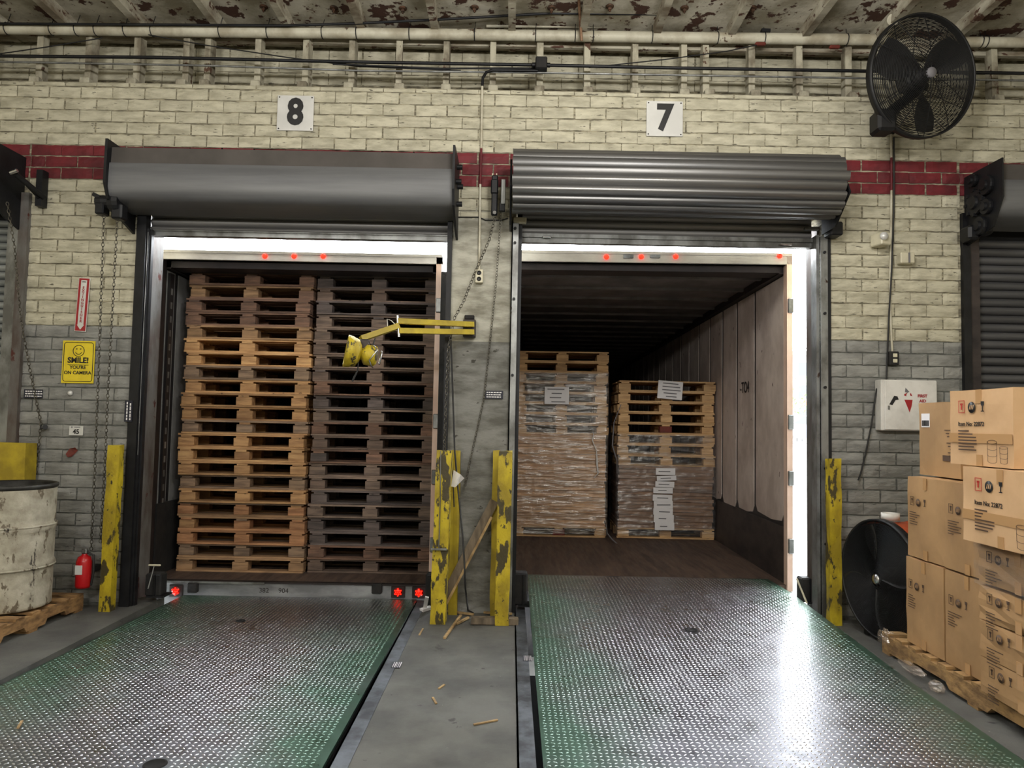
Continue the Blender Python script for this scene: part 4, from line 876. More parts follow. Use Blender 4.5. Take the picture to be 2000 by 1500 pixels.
# ------------------------------------------------------------------ wrapped stacks in trailer 7
YS = 8.93
def layer_mesh(mat, w_, d_, h_, wav, r):
    b = B(); n = 7; vs = []
    for i in range(n + 1):
        x = -w_ / 2 + w_ * i / n
        for y in (r.uniform(-wav, wav), d_):
            for z_ in (.001, h_ - .002): vs.append((x, y, z_ + r.uniform(-.002, .002) if 0 < i < n else z_))
    fs = []
    for i in range(n): k = i * 4; fs += [(k, k + 4, k + 5, k + 1), (k + 2, k + 3, k + 7, k + 6), (k + 1, k + 5, k + 7, k + 3), (k, k + 2, k + 6, k + 4)]
    fs += [(0, 1, 3, 2), (n * 4, n * 4 + 2, n * 4 + 3, n * 4 + 1)]
    return b.add(vs, fs).mesh('cardboard_sheet', mat)
def stack(xc, w_, z0, n_layers, h_, n_pal, ph_, lm, side, wcat):
    pallet(xc, YS, z0, -1.6, PALES, 'pale pallet on the floor under the %s shrink-wrapped stack in bay 7' % side, None, w_=w_, red=1 if side == 'left' else None)
    ms = [layer_mesh(m[lm], w_ - .03, .78, h_, .012, random.Random(i)) for i in range(6)]
    z_ = z0 + PHt
    for i in range(n_layers):
        o = inst('cardboard_sheet', rng.choice(ms), None, (xc + rng.uniform(-.012, .012), YS + rng.uniform(-.008, .008), z_), (0, 0, R(-1.6 + rng.uniform(-.4, .4))))
        kk = n_layers - 1 - i; om = n_layers // 2
        wh = ('%s from the top' % ORD[kk] if 0 < kk < om else 'topmost') if kk < om else ('lowest' if i == 0 else '%s from the bottom' % ORD[i])
        tag(o, 'flat %s cardboard layer, %s in %s bay 7 stack' % ('light' if side == 'left' else 'dark', wh, side), 'cardboard', 'flat cardboard layers in the %s bay 7 stack' % side); z_ += h_
    zc0 = z_
    for i in range(n_pal):
        k = n_pal - 1 - i
        pallet(xc + rng.uniform(-.015, .015) + (.012 if k == 0 and side == 'left' else 0), YS + rng.uniform(-.01, .01), z_, -1.6 + rng.uniform(-.6, .6), PALES, 'pale pallet, %s of eight above the cardboard in the %s bay 7 stack' % (('topmost' if k == 0 else ('lowest' if k == 7 else ORD[k] + ' from top')), side), 'pallets on top of the %s bay 7 stack' % side, w_=w_, hgt=ph_, red=1 if (side == 'right' and k == 4) else None); z_ += ph_
    return zc0, z_
wl = 1.16; xcl = .61; xcr = (at(1207, 900, YS).x + at(1397, 900, YS).x) / 2 - .01
zl0, zl1 = stack(xcl, wl, .122, 28, .0405, 8, .129, 'sheet', 'left', 0)
zr0, zr1 = stack(xcr, 1.19, .122, 19, .0402, 8, .132, 'sheet_dark', 'right', 0)
def wrap(name, xc, w_, z0, z1, mat, lab, seed):
    b = B(); r7 = random.Random(seed); nx, nz = 44, 60; vs = []; per = []
    hw = w_ / 2 + .015; d = .84
    loop = []
    for i in range(nx): loop.append((-hw + 2 * hw * i / nx, -.02))
    for i in range(8): loop.append((hw, -.02 + d * i / 8))
    for i in range(8): loop.append((hw - 2 * hw * i / 8, -.02 + d))
    for i in range(8): loop.append((-hw, -.02 + d - d * i / 8))
    n = len(loop)
    for j in range(nz + 1):
        for i, (x, y) in enumerate(loop):
            vs.append((x + r7.uniform(-.002, .002), y + r7.uniform(-.006, .004) + .004 * math.sin(j * 1.7 + x * 5), z0 + (z1 - z0) * j / nz))
    b.add(vs, [(j * n + i, j * n + (i + 1) % n, (j + 1) * n + (i + 1) % n, (j + 1) * n + i) for j in range(nz) for i in range(n)], True)
    me = b.mesh(name, mat); o = bpy.data.objects.new(name, me); COL.objects.link(o); o.location = (xc, YS, 0); o.rotation_euler = (0, 0, R(-1.6)); return tag(o, lab, 'wrap')
wrap('stretch_wrap', xcl, wl, .16, zl0 + 6 * .129, m['film'], 'glossy clear stretch wrap around the left stack in the bay 7 trailer', 1)
wrap('stretch_wrap', xcr, 1.19, .16, zr0 + 3 * .131, m['film2'], 'thin clear stretch wrap around the right stack in the bay 7 trailer', 2)
# loose twisted wrap strands
single('wrap_strand', B().tube([at(1160, 845, 8.86), at(1157, 860, 8.85), at(1165, 880, 8.85), at(1166, 905, 8.85), at(1168, 925, 8.86), at(1160, 933, 8.87)], [.004, .007, .006, .014, .008, .003], 6), m['strap'], 'twisted knot of white wrap hanging on the left bay 7 stack', 'wrap')
single('wrap_strand', B().tube([at(1213, 790, 8.86), at(1199, 825, 8.85), at(1196, 870, 8.84), at(1205, 900, 8.85), at(1205, 925, 8.86)], [.005, .006, .01, .007, .004], 6), m['inkgrey'], 'loose grey wrap strand on left corner of the right bay 7 stack', 'wrap')
single('wrap_strand', B().tube([at(1184, 1025, 8.8), at(1186, 1042, 8.75), at(1196, 1054, 8.6), at(1210, 1066, 8.5)], [.005, .008, .010, .005], 6), m['inkgrey'], 'loose wrap tail on trailer floor between the two bay 7 stacks', 'wrap')
def paper(px0, py0, px1, py1, Y, rz, lab, nlines=4):
    a = at(px0, py0, Y); c = at(px1, py1, Y); ce = (a + c) / 2; w_ = c.x - a.x; h_ = a.z - c.z
    t = T('paper_label', lab, 'paper', ce, (0, R(rz), 0))
    b = B(); n = 6; vs = [(w_ * (i / n - .5), -.004 * math.sin(i / n * math.pi) + (.002 if j else 0), h_ * (.5 - j)) for j in (0, 1) for i in range(n + 1)]
    b.add(vs, [(i, i + 1, n + 2 + i, n + 1 + i) for i in range(n)]); P('sheet', b, m['paper'], t, local=True)
    bb = B(); r8 = random.Random(px0 + py0)
    for k in range(nlines):
        l_ = w_ * r8.uniform(.3, .75); zz = h_ * (.36 - .72 * (k / max(1, nlines - 1) if nlines > 1 else .5)); bb.cbox((r8.uniform(-.02, .02), -.006, zz), (l_, .001, min(.012, h_ * .14)))
    P('printed_lines', bb, m['inkgrey'], t, local=True, kind='stuff')
paper(1064, 755, 1111, 790, 8.86, 0, 'white paper label on the upper left bay 7 stack under wrap', 4)
paper(1285, 744, 1333, 780, 8.86, 4, 'tilted white paper label on the top pallets of the right bay 7 stack', 5)
pl_ = [(1281, 915, 1319, 927, 0), (1283, 930, 1321, 938, -3), (1280, 941, 1317, 951, 1), (1276, 953, 1314, 963, 0), (1275, 967, 1313, 978, 1), (1277, 979, 1314, 993, -1), (1276, 994, 1314, 1005, 1), (1277, 1006, 1316, 1020, 1), (1279, 1021, 1317, 1035, 0)]
for i, (a, c, d, e, rz) in enumerate(pl_):
    paper(a, c - 1, d, e + 1, 8.87, rz, 'white paper slip, %s of the column taped on dark cardboard in bay 7' % (('topmost' if i == 0 else 'lowest' if i == len(pl_) - 1 else ORD[i] + ' from top')), 1)

def beam(a, c, w_, th, nn=Vector((0, 1, 0))):
    d = (c - a).normalized(); s_ = d.cross(nn).normalized(); u = s_.cross(d).normalized(); b = B()
    vs = [p + s_ * sx * w_ / 2 + u * sy * th / 2 for p in (a, c) for sx, sy in ((-1, -1), (1, -1), (1, 1), (-1, 1))]
    return b.add(vs, [(0, 1, 2, 3), (4, 7, 6, 5), (0, 4, 5, 1), (1, 5, 6, 2), (2, 6, 7, 3), (3, 7, 4, 0)])
# ------------------------------------------------------------------ dock light on its yellow arm
Yd = 5.62
dl = T('dock_light', 'yellow double-arm dock lamp reaching from pillar across the pallets', 'lamp', at(900, 645, Yd))
P('upper_arm', beam(at(924, 634, 5.70), at(776, 627, 5.40), .040, .046), m['yellow_plain'], dl)
P('upper_arm', beam(at(924, 649, 5.70), at(778, 646, 5.40), .040, .046), m['yellow_plain'], dl)
P('forearm', beam(at(778, 637, 5.40), at(705, 662, 5.22), .040, .046), m['yellow_plain'], dl)
P('mount_plate', B().cbox(at(917, 642, 5.755), (.10, .09, .14), bev=.005), m['tr_kick'], dl)
P('pivot_pin', B().tube([at(776, 616, 5.39), at(779, 658, 5.39)], .010, 8), m['chrome'], dl)
lc = at(700, 690, 5.16); ax = (at(745, 700, 5.2) - at(685, 688, 5.14)).normalized(); Q = ax.to_track_quat('Z', 'Y').to_matrix()
hd_ = P('lamp_head', B().lathe([(.02, .06), (.06, .055), (.10, .03), (.115, -.02), (.118, -.05), (.105, -.052), (.10, -.04)], lc - ax * .04, 24, Q), m['yellow'], dl)
P('lamp_lens', B().lathe([(0, -.035), (.10, -.03), (.1, -.035)], lc - ax * .04, 24, Q), m['dark'], hd_)
P('lamp_neck', B().lathe([(.0, -.01), (.04, -.01), (.045, .03), (.075, .05), (.075, .12), (.055, .135), (0, .135)], lc + ax * .0, 14, Q), m['yellow'], dl)
P('guard_cage', B().tube([lc + ax * .1 + Q @ Vector((.08 * math.cos(a), .08 * math.sin(a), .02 * math.sin(a * 3))) for a in [i * math.pi / 6 for i in range(12)]], .005, 5, closed=True).tube([lc + ax * .16 + Q @ Vector((.05 * math.cos(a), .05 * math.sin(a), .0)) for a in [i * math.pi / 6 for i in range(12)]], .005, 5, closed=True), m['chrome'], dl)
P('swivel_bracket', B().cbox(at(712, 676, 5.2), (.07, .05, .10), bev=.01), m['tr_kick'], dl)
P('lamp_cord', B().tube([at(733, 661, 5.25), at(728, 675, 5.24), at(722, 683, 5.2)], .005, 6).tube([at(700, 700, 5.15), at(699, 722, 5.15), at(692, 737, 5.15), at(688, 745, 5.15)], [.004, .005, .008, .006], 6), m['cable'], dl)
P('wire_tie', B().tube([at(757, 637, 5.36), at(756, 623, 5.36), at(764, 626, 5.36), at(772, 634, 5.37)], .003, 5), m['strap'], dl)

# ------------------------------------------------------------------ bumpers and hardware at the truck gap
def bumper(px, py, Y, w_, h_, lab):
    p = at(px, py, Y); t = T('dock_bumper', lab, 'bumper', p)
    P('rubber_block', B().cbox(p, (w_, .12, h_), bev=.012), m['blackflat'], t); P('face_rib', B().cbox(p + Vector((.02, -.066, 0)), (.012, .012, h_ * .95)), m['black'], t)
    P('foot_plate', B().cbox(p + Vector((.04, -.02, -h_ / 2 + .005)), (w_ * 1.1, .16, .01)), m['black'], t)
bumper(1017, 1148, 5.98, .11, .26, 'black rubber dock bumper at left foot of bay 7 opening')
bumper(838, 1150, 6.02, .05, .26, 'narrow dark dock bumper behind left pillar post')
bumper(305, 1140, 6.0, .13, .18, 'dark crushed dock bumper at left foot of bay 8 opening')
bumper(1572, 1150, 6.1, .10, .20, 'dark dock bumper at right foot of bay 7 opening')
tb = T('release_handle', 'short white T-shaped release handle at left foot of bay 8', 'handle', at(302, 1104, 5.9))
P('grip', B().cbox(at(302, 1104, 5.9), (.10, .016, .014), bev=.004), m['pvc'], tb); P('stem', B().tube([at(301, 1106, 5.9), at(289, 1150, 5.85)], .005, 6), m['galv'], tb)
single('support_rod', B().tube([at(1556, 1130, 6.0), at(1576, 1178, 5.9)], .008, 6), m['pvc'], 'thin pale rod leaning at the right foot of bay 7', 'rod')

# ------------------------------------------------------------------ clutter at the pillar foot
single('leaning_plank', beam(fl(850, 1203, .02), at(966, 978, 5.70), .07, .018), m['plank'], 'grey-brown plank leaning against the pillar between yellow posts', 'plank')
single('leaning_stick', beam(fl(858, 1206, .015), at(960, 1010, 5.60), .018, .016), m['stick'], 'pale splintered stick leaning in front of the grey plank', 'stick')
single('wood_chunk', beam(fl(920, 1211, .03), fl(1012, 1213, .025), .07, .045, Vector((0, 0, 1))), m['plank'], 'broken block of wood lying at right of pillar foot', 'wood')
stk = [((868, 1246), (900, 1202), 'longest broken stick pointing toward the camera below the pillar'), ((862, 1192), (925, 1200), 'thin stick lying left to right between the yellow posts'), ((945, 1196), (1000, 1199), 'thin dark stick behind the broken wood block'), ((892, 1218), (915, 1206), 'short pale stick left of the broken wood block')]
for (a_, c_2, lab) in stk: single('stick', beam(fl(*a_, .012), fl(*c_2, .02), .018, .014, Vector((0, 0, 1))), m['stick'], lab, 'stick')
r9 = random.Random(11)
cr = fl(932, 1185, .0); bb = B(); n1, n2 = 18, 12; vs = []
for j in range(n2 + 1):
    for i in range(n1):
        th = math.pi * j / n2; ph = 2 * math.pi * i / n1; rr = r9.uniform(.085, .15)
        vs.append((cr.x + rr * 1.05 * math.sin(th) * math.cos(ph), cr.y + rr * .6 * math.sin(th) * math.sin(ph), max(.002, .09 + rr * .95 * math.cos(th))))
bb.add(vs, [(j * n1 + i, j * n1 + (i + 1) % n1, (j + 1) * n1 + (i + 1) % n1, (j + 1) * n1 + i) for j in range(n2) for i in range(n1)])
single('plastic_wrap_ball', bb, m['film'], 'crumpled ball of clear plastic wrap at foot of the pillar', 'wrap')
single('floor_cable', B().tube([at(880, 650, 5.70), at(884, 760, 5.70), at(888, 880, 5.66), at(895, 960, 5.6), at(903, 1040, 5.5), at(907, 1100, 5.4), at(909, 1150, 5.35), fl(914, 1192, .02), fl(924, 1197, .02)], .007, 7), m['cable'], 'black cable hanging down the pillar into the wood debris', 'cable')
single('hanging_cable', B().tube([at(880, 880, 5.62), at(884, 925, 5.62), at(887, 990, 5.62)], .005, 6), m['cable'], 'short black cable end hanging beside left pillar post', 'cable')
single('paper_scrap', B().add([at(x, y, 5.58 + dy) for x, y, dy in ((881, 950, 0), (886, 918, .02), (900, 927, -.02), (907, 934, 0), (897, 944, .02), (889, 952, 0))], [(0, 1, 2, 5), (2, 3, 4, 5)]), m['paper'], 'crumpled white paper scrap stuck behind left pillar post', 'paper')
single('wood_splinter', beam(fl(829, 1192, .0), at(834, 1166, 5.75), .03, .012).add([], []), m['paper'], 'bright white splintered wood upright at corner beside left leveller', 'splinter')
single('wood_splinter', beam(fl(823, 1192, .01), fl(842, 1186, .02), .05, .02, Vector((0, 0, 1))), m['paper'], 'white wood splinter lying flat at the leveller corner', 'splinter')
for (a_, c_2, lab) in (((819, 1240), (826, 1228), 'small pale wood chip on the steel floor edge'), ((845, 1362), (852, 1374), 'tiny wood chip in middle of the concrete strip'), ((925, 1415), (972, 1406), 'thin pale straw of wood low on the concrete strip'), ((857, 1345), (868, 1337), 'curled wood shaving on the concrete strip')):
    single('wood_chip', beam(fl(*a_, .005), fl(*c_2, .005), .012, .006, Vector((0, 0, 1))), m['stick'], lab, 'chip')
single('wood_chip', beam(fl(35, 1422, .0), fl(43, 1408, .0), .012, .006, Vector((0, 0, 1))), m['stick'], 'pale wood sliver on the left leveller plate', 'chip')

# ------------------------------------------------------------------ drum, pallet and extinguisher
dc_ = Vector((-3.60, 5.20, .142)); t = T('steel_drum', 'open white painted steel drum with chipped paint on a pallet', 'drum', dc_)
H_ = .87; r_ = .29; prf = [(0, .004), (r_ - .01, .004), (r_, .012)]
for z_ in [i * .03 for i in range(1, 29)]:
    d_ = min(abs(z_ - .29), abs(z_ - .58)); prf.append((r_ + (.013 if d_ < .012 else -.003 if d_ < .035 else 0), z_))
prf += [(r_, H_)]
P('drum_shell', B().lathe(prf, dc_, 48), m['drumw'], t)
for z_ in (.29, .58): P('rolling_hoop', B().tube([dc_ + Vector(((r_ + .006) * math.cos(a), (r_ + .006) * math.sin(a), z_)) for a in [i * math.pi / 24 for i in range(48)]], .009, 8, closed=True), m['drumw'], t)
P('drum_rim', B().lathe([(r_, H_ - .03), (r_ + .009, H_ - .02), (r_ + .009, H_), (r_ - .004, H_ + .004), (r_ - .012, H_ - .01)], dc_, 48), m['rim'], t)
P('drum_inside', B().lathe([(r_ - .012, H_ - .008), (r_ - .012, .05), (0, .05)], dc_, 40), m['rim'], t)
single('drum_rubbish', B().add([dc_ + Vector(v) for v in ((-.18, -.15, .80), (.0, -.24, .84), (.02, -.22, .9), (-.1, -.18, .93))], [(0, 1, 2, 3)]), m['paper'], 'white paper rubbish poking out of the drum', 'paper')
# floor pallet under drum (long side along Y)
def floor_pallet(x0, x1, y0, y1, lab, mat, nb, h_=.135, rz=0):
    ce = Vector(((x0 + x1) / 2, (y0 + y1) / 2, 0)); t = T('wooden_pallet', lab, 'pallet', ce, (0, 0, R(rz))); hx, hy = (x1 - x0) / 2, (y1 - y0) / 2
    for i in range(nb):
        yy = -hy + .05 + (2 * hy - .10) * i / (nb - 1); P('deck_board', B().box(-hx, hx, yy - .045, yy + .045, h_ - .018, h_, jit=.003), mat, t, local=True)
    for xx in (-hx + .02, 0, hx - .02):
        poly = [(-hy, .02), (-hy + .0, h_ - .018), (hy, h_ - .018), (hy, .02), (hy * .62, .02), (hy * .58, .055), (hy * .22, .055), (hy * .18, .02), (-hy * .18, .02), (-hy * .22, .055), (-hy * .58, .055), (-hy * .62, .02)]
        P('stringer', B().prism(poly, 'X', xx - .02, xx + .02), mat, t, local=True)
    for yy in (-hy + .05, -hy * .05, hy - .05): P('bottom_board', B().box(-hx, hx, yy - .045, yy + .045, 0, .02, jit=.002), mat, t, local=True)
floor_pallet(-4.35, -3.30, 4.55, 5.66, 'worn wooden pallet on the floor under the white drum', M('worn_orange_pallet_wood', (164, 128, 84), (114, 86, 56), .75, scale=5, stretch=(2, 2, 6), bump=.002), 7)
e0 = at(162, 1148, 5.60); ex = T('fire_extinguisher', 'small red fire extinguisher hung low behind drum pallet', 'extinguisher', e0)
P('cylinder', B().lathe([(0, 0), (.05, .002), (.056, .02), (.056, .20), (.045, .235), (.02, .25), (.018, .26)], e0 - Vector((0, 0, .0)), 24), m['extred'], ex)
P('valve_head', B().cbox(e0 + Vector((0, 0, .28)), (.04, .03, .04), bev=.006), m['chrome'], ex); P('lever', B().cbox(e0 + Vector((-.035, -.01, .31)), (.09, .018, .010), Matrix.Rotation(R(12), 3, 'Y')), m['chrome'], ex)
P('hose', B().tube([e0 + Vector((.02, 0, .27)), e0 + Vector((.07, 0, .25)), e0 + Vector((.075, 0, .12)), e0 + Vector((.06, 0, .02))], .009, 8), m['cable'], ex)
P('instruction_label', B().lathe([(.0568, .09), (.0568, .17)], e0, 24).cbox(e0 + Vector((-.012, -.0565, .135)), (.05, .004, .07)), m['signw'], ex) if False else P('instruction_label', B().cbox(e0 + Vector((-.008, -.056, .145)), (.055, .004, .07), bev=.001), m['signw'], ex)
P('wall_bracket', B().box(e0.x - .02, e0.x + .02, e0.y + .05, W, e0.z + .1, e0.z + .14), m['black'], ex)

# ------------------------------------------------------------------ fans
def cage_fan(t, c, nrm, rad, dep, nr, nb, ringmat, blademat, hubmat, drum=None, spokes=12, tilt=0., hubr=.028, bl_rot=0, hole=.055):
    Z = Vector(nrm).normalized(); Q = Z.to_track_quat('Z', 'Y').to_matrix(); b = B(); N = 56
    def dome(r): return dep * .5 * (1 - (r / rad) ** 2.6)
    for s_, nm in ((1, 'front_grille'), (-1, 'rear_grille')):
        if drum and s_ < 0: continue
        b = B(); k = nr if s_ > 0 else nr // 2
        for i in range(k + 1):
            r0 = hole + (rad - hole) * i / k
            b.tube([c + Q @ Vector((r0 * math.cos(2 * math.pi * j / N), r0 * math.sin(2 * math.pi * j / N), s_ * (dome(r0) + .02))) for j in range(N)], .0030 if s_ > 0 else .0032, 3, closed=True)
        for i in range(spokes):
            a = 2 * math.pi * i / spokes + .1; pts = [c + Q @ Vector((r0 * math.cos(a), r0 * math.sin(a), s_ * (dome(r0) + .017))) for r0 in (hole * .5, rad * .4, rad * .7, rad * .9, rad)]
            b.tube(pts, .0035, 4)
        P(nm, b, ringmat, t, kind='stuff')
    P('rim_band', B().lathe([(rad - .004, -.03), (rad + .008, -.03), (rad + .008, .03), (rad - .004, .03), (rad - .004, -.03)], c, N, Q), ringmat, t)
    for i in range(nb):
        a0 = 2 * math.pi * i / nb + bl_rot; b = B(); vs = []; nn = 9
        for q in range(nn + 1):
            rr = .07 + (rad * .92 - .07) * q / nn; wdt = R(26 + 20 * math.sin(math.pi * (q / nn) ** .8)); tw = .055 * (1 - .4 * q / nn)
            for e_ in (-1, -.33, .33, 1): a = a0 + e_ * wdt / 2 * (1.0 if e_ < 0 else 1.25); vs.append(c + Q @ Vector((rr * math.cos(a), rr * math.sin(a), -e_ * tw + .01 * (1 - e_ * e_))))
        b.add(vs, [(q * 4 + j, q * 4 + j + 1, q * 4 + 5 + j, q * 4 + 4 + j) for q in range(nn) for j in range(3)], True); P('blade', b, blademat, t)
    P('hub', B().lathe([(0, .03), (.05, .028), (.065, .0), (.06, -.05), (0, -.05)], c, 20, Q), blademat, t)
    P('motor', B().lathe([(0, -.05), (.075, -.05), (.08, -.07), (.08, -.17), (.06, -.19), (0, -.19)], c, 24, Q), blademat, t)
    P('centre_badge', B().lathe([(0, .012), (hubr, .010), (hubr * 1.15, 0), (hubr * 1.15, -.02)], c + Z * (dome(0) + .02), 20, Q), hubmat, t)
    return Q
blk = M('fan_black', (20, 20, 22), rough=.55, metal=.2); bld = M('fan_blade_grey', (44, 44, 46), rough=.5, metal=.3)
fc = at(1800, 150, 5.28); f1 = T('wall_fan', 'large black caged wall fan tilted down over right pier', 'fan', fc)
nv = Vector((.20, -.96, -.13)); cage_fan(f1, fc, nv, .448, .16, 36, 3, blk, bld, m['inkgrey'], spokes=12, bl_rot=R(38), hubr=.034)
k1 = at(1724, 240, 5.33)
P('yoke_mount', B().cbox(k1, (.14, .16, .17), bev=.02), blk, f1)
P('yoke_arm', B().tube([k1, (k1 + fc) / 2 + Vector((.0, .12, -.02)), fc + Vector((.1, .12, 0))], [.05, .045, .035], 8), blk, f1)
kw = at(1728, 238, 5.775); P('wall_plate', B().cbox(kw, (.16, .03, .2), bev=.004).tube([k1, kw], .045, 8), blk, f1)
# floor drum fan
f2c = at(1722, 1122, 5.22); f2c.z = .445; f2 = T('drum_fan', 'orange drum fan with black grille standing beside the carton pallet', 'fan', Vector((f2c.x, f2c.y, 0)))
nv2 = Vector((-.985, -.17, 0)).normalized(); rd = .405
Q2 = cage_fan(f2, f2c, nv2, rd + .014, .05, 44, 4, blk, bld, m['chrome'], drum=True, spokes=8, bl_rot=R(20), hubr=.032)
P('drum_shell', B().lathe([(rd - .01, -.01), (rd + .012, -.01), (rd + .016, -.02), (rd, -.035), (rd, -.30), (rd + .012, -.31), (rd - .01, -.31), (rd - .01, -.01)], f2c, 56, Q2), m['orange'], f2)
P('drum_shade_liner', B().lathe([(rd - .011, .024), (rd - .012, -.30), (0, -.30)], f2c, 48, Q2), blk, f2)  # black lining added to stand in for the unlit drum interior
for s_ in (-1, 1):
    a = f2c + Q2 @ Vector((0, 0, -.15)); sd = nv2.cross(Vector((0, 0, 1))).normalized() * s_ * .18
    P('foot', B().cbox(Vector((a.x, a.y, .02)) + sd, (.3, .05, .04), Matrix.Rotation(math.atan2(nv2.y, nv2.x), 3, 'Z'), bev=.005), blk, f2)
tp = at(1734, 1016, 5.22); tp.z = f2c.z + rd + .012; tp = tp + Vector((.05, .06, 0))
single('tape_roll', B().lathe([(.042, 0), (.062, 0), (.062, .05), (.042, .05), (.042, 0)], tp, 28), m['strap'], 'translucent white tape roll lying on top of the orange drum fan', 'tape')

# ------------------------------------------------------------------ first aid cabinet
p = at(1775, 792, 5.70); w_ = .445; h_ = .405; fa = T('first_aid_cabinet', 'battered white first aid cabinet with remains of a red cross', 'cabinet', Vector((p.x, 5.80, p.z - h_ / 2)))
P('cabinet_case', B().cbox((p.x, 5.745, p.z), (w_, .10, h_), bev=.006), m['firstaid'], fa); dr = P('cabinet_door', B().cbox((p.x + .01, 5.69, p.z), (w_ - .03, .016, h_ - .01), bev=.006), m['firstaid'], fa)
P('catch', B().cbox((p.x - .17, 5.68, p.z - .02), (.012, .012, .03)), m['galv'], dr)
yy = 5.6805
def flat(pts, mat, nm): P(nm, B().add([Vector((p.x + a, yy, p.z + c)) for a, c in pts] + [Vector((p.x + a, yy + .002, p.z + c)) for a, c in pts], [tuple(range(len(pts)))] + [(i, (i + 1) % len(pts), len(pts) + (i + 1) % len(pts), len(pts) + i) for i in range(len(pts))]), mat, dr)
flat([(-.045, .045), (.02, .045), (.012, -.005), (-.004, -.055)], m['signr'], 'red_cross_remnant'); flat([(-.045, .09), (-.02, .10), (-.03, .082), (-.028, .072), (-.046, .078)], m['signr'], 'red_cross_remnant')
flat([(.0, .09), (.006, .1), (.018, .075), (.004, .077)], m['signr'], 'red_cross_remnant'); flat([(-.035, .14), (-.005, .108), (-.02, .1), (-.04, .105)], m['inkgrey'], 'worn_patch')
flat([(-.165, .005), (-.125, .075), (-.10, .07), (-.09, .045), (-.115, .04), (-.14, .0)], m['ink'], 'worn_patch')
text('FIRST', .032, Vector((p.x + .098, 5.680, p.z + .076)), FRONT, m['signr'], fa, bold=.0012); text('AID', .032, Vector((p.x + .10, 5.680, p.z + .036)), FRONT, m['signr'], fa, bold=.0012)

